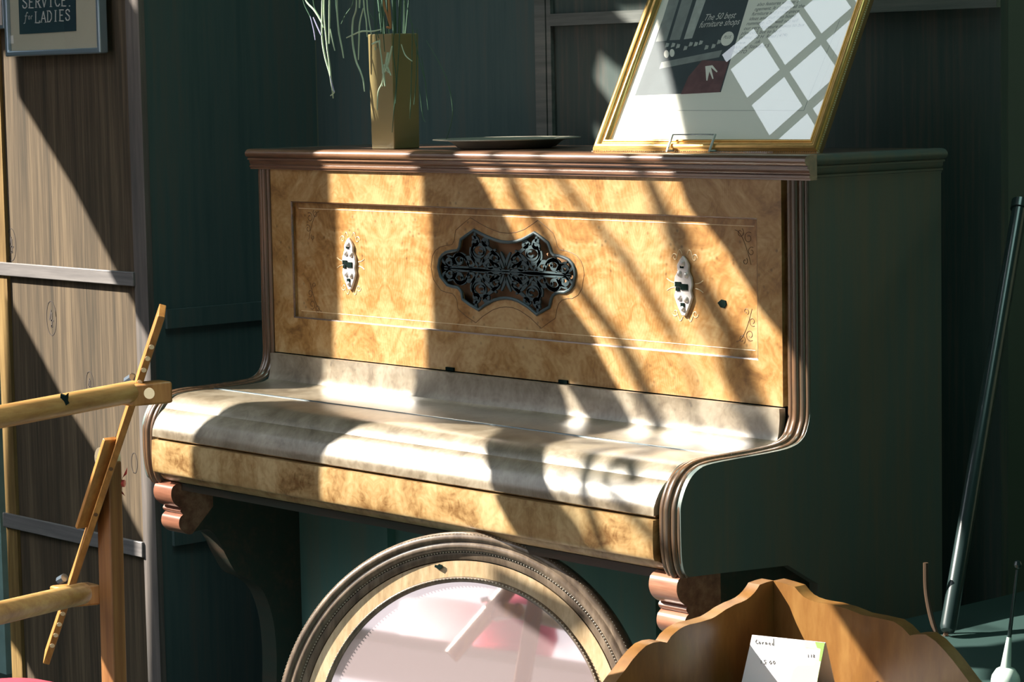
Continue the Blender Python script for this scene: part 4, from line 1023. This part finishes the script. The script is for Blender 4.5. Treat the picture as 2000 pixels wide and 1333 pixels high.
# price card, a folded tent
YCd = YW-.085
cn = Vector((.34, -.92, .18)).normalized(); ctl = onY(1469, 1241, YCd)
cP = lambda x, y: onP(x, y, ctl, cn)
A1, B1 = cP(1469, 1241), cP(1612, 1256)
dn = (cP(1440, 1372)-A1); kf = (A1.z-zS+.0155)/(-dn.z) ; C1 = A1+dn*kf; dn2 = (cP(1584, 1385)-B1); D1 = B1+dn2*((B1.z-zS+.0155)/(-dn2.z))
card = thing('price_card', 'white and lime-green folded price card standing in the corner shelf', 'card', tuple((C1+D1)/2))
off_ = -cn*.0008
MB().add([A1, B1, D1, C1, A1+off_, B1+off_, D1+off_, C1+off_], [(0,1,2,3), (7,6,5,4), (0,3,7,4), (1,5,6,2), (0,4,5,1), (2,6,7,3)]).build('front_flap', M_card, card, smooth=0)
bk_ = Vector((0, .05, 0))
A2, B2 = A1+off_, B1+off_
C2, D2 = Vector((C1.x-.005, C1.y+.055, C1.z)), Vector((D1.x-.005, D1.y+.055, D1.z))
MB().add([A2, B2, D2, C2, A2+bk_*.016, B2+bk_*.016, D2+bk_*.016, C2+bk_*.016], [(0,1,2,3), (7,6,5,4), (0,3,7,4), (1,5,6,2), (0,4,5,1), (2,6,7,3)]).build('back_flap', M_card, card, smooth=0)
def cpatch(name, pts, mat, d):
    Q = [cP(*c)+cn*d for c in pts]; n = len(Q)
    MB().add(Q, [tuple(range(n))]).build(name, mat, card, smooth=0)
cpatch('lime_print', [(1570, 1252), (1611, 1256.2), (1600, 1310), (1596, 1333), (1590, 1350), (1540, 1345), (1549, 1310), (1560, 1300), (1590, 1300), (1602, 1270), (1572, 1266)], M_lime, .0003)
cpatch('green_print', [(1592, 1254), (1611, 1256.2), (1604, 1292), (1600, 1292), (1603, 1268), (1596, 1266)], M_green, .0005)
hw = MB()
def scr_(x, y, h, kind):
    P = {'C': [(.9,.8),(.4,1),(.1,.5),(.4,0),(.9,.1)], 'o': [(.5,0),(.1,.5),(.5,1),(.9,.5),(.5,0)], 'r': [(.1,1),(.2,0),(.2,.6),(.8,1)], 'n': [(.1,0),(.1,1),(.5,1),(.8,.6),(.8,0)], 'e': [(.1,.5),(.9,.5),(.5,1),(.1,.4),(.5,0),(.9,.1)], 'l': [(.4,1.8),(.4,0)], '1': [(.5,1),(.5,0)], '5': [(.9,1),(.2,1),(.2,.6),(.8,.5),(.7,0),(.1,0)], '8': [(.5,.5),(.2,.8),(.5,1),(.8,.8),(.5,.5),(.2,.2),(.5,0),(.8,.2),(.5,.5)]}[kind]
    hw.tube([cP(x+a*h*.8, y-b*h)+cn*.0004 for a, b in P], .0004, 4)
for i, ch in enumerate('Corner'): scr_(1475+i*6.5, 1258+i*.6, 5 if i else 8, {'r': 'r', 'C': 'C', 'o': 'o', 'n': 'n', 'e': 'e'}[ch])
scr_(1508, 1262, 8, 'l')
for i, ch in enumerate('15'): scr_(1484+i*7, 1297, 7, ch)
scr_(1502, 1298, 7, 'o'); scr_(1509, 1298, 7, 'o')
scr_(1576, 1285, 6, '1'); scr_(1582, 1285, 6, '1'); scr_(1587, 1285, 6, '8')
hw.build('handwriting', M_ink, card)

# ================================================================== dark chest on the right, pole, small stand, hoop
ch_ = thing('low_chest', 'low black painted chest in the shadow right of the piano', 'chest', (1.88, .1, 0))
MB().box((1.57, -.20, .03), (2.30, .36, .54)).build('carcass', M_chest, ch_)
MB().box((1.555, -.215, .54), (2.315, .37, .56)).build('top', M_chest, ch_, bevel=.003)
MB().box((1.59, -.205, .30), (2.28, -.2, .50)).build('drawer', M_chest, ch_)
for a in (1.60, 2.27):
    for b in (-.17, .33): MB().box((a-.02, b-.02, 0), (a+.02, b+.02, .03)).build('foot', M_chest, ch_)
A_ = onZ(1852, 1226, .575); B_ = onY(1993, 398, .425)
ple = thing('black_pole', 'long shiny black pole leaning on the dark chest at the right', 'pole', (A_.x, A_.y, .56))
dr_ = (B_-A_).normalized()
MB().tube([A_-dr_*.006, A_, A_.lerp(B_, .5), B_], [.010, .0125, .0125, .0125], 20).build('shaft', M_pole, ple)
MB().tube([B_-dr_*.012, B_+dr_*.004], .0150, 20).build('cap', M_pole, ple)
cb_ = Vector((1.93, -.178, .56))
cs_ = thing('candle_stand', 'slim stand with pale domed foot and small dark ball top, bottom right corner', 'stand', tuple(cb_))
MB().lathe([(.0205, 0), (.0205, .003), (.019, .010), (.013, .019), (.006, .0225), (0, .023)], cb_, 32).build('domed_foot', M_stand, cs_)
tp = onP(1988, 1103, (cb_.x, cb_.y, .7), (.74, -.66, 0)); sb_ = cb_+Vector((0, 0, .020)); dd = (tp-sb_)
MB().tube([sb_, sb_+dd*.3], [.0075, .0035], 16).build('tapered_stem', M_stand, cs_)
MB().tube([sb_+dd*.30, sb_+dd*.95], [.0030, .0022], 12).build('rod', M_pole, cs_)
MB().lathe([(.0005, -.006), (.004, -.0045), (.006, 0), (.004, .0045), (.0005, .006)], tp, 20).build('ball', M_pole, cs_)
hp = smooth_path([onY(1808, 1100, .0), onY(1809, 1150, .0), onY(1815, 1190, .0), onY(1824, 1225, .0), onY(1836, 1260, 0)], 5)
hz = hp[-1]; hoop = hp+[Vector((hz.x+.012, 0, .563))]
ho = MB().tube(hoop, .004, 8).build('bentwood_hoop', plain('dim_bentwood', (.06, .035, .02), .5)); ho['label'] = 'thin curved brown bentwood strip in the shadow left of the black pole foot'; ho['category'] = 'hoop'
for ob_ in list(bpy.data.objects):
    if '_b' in ob_: del ob_['_b']
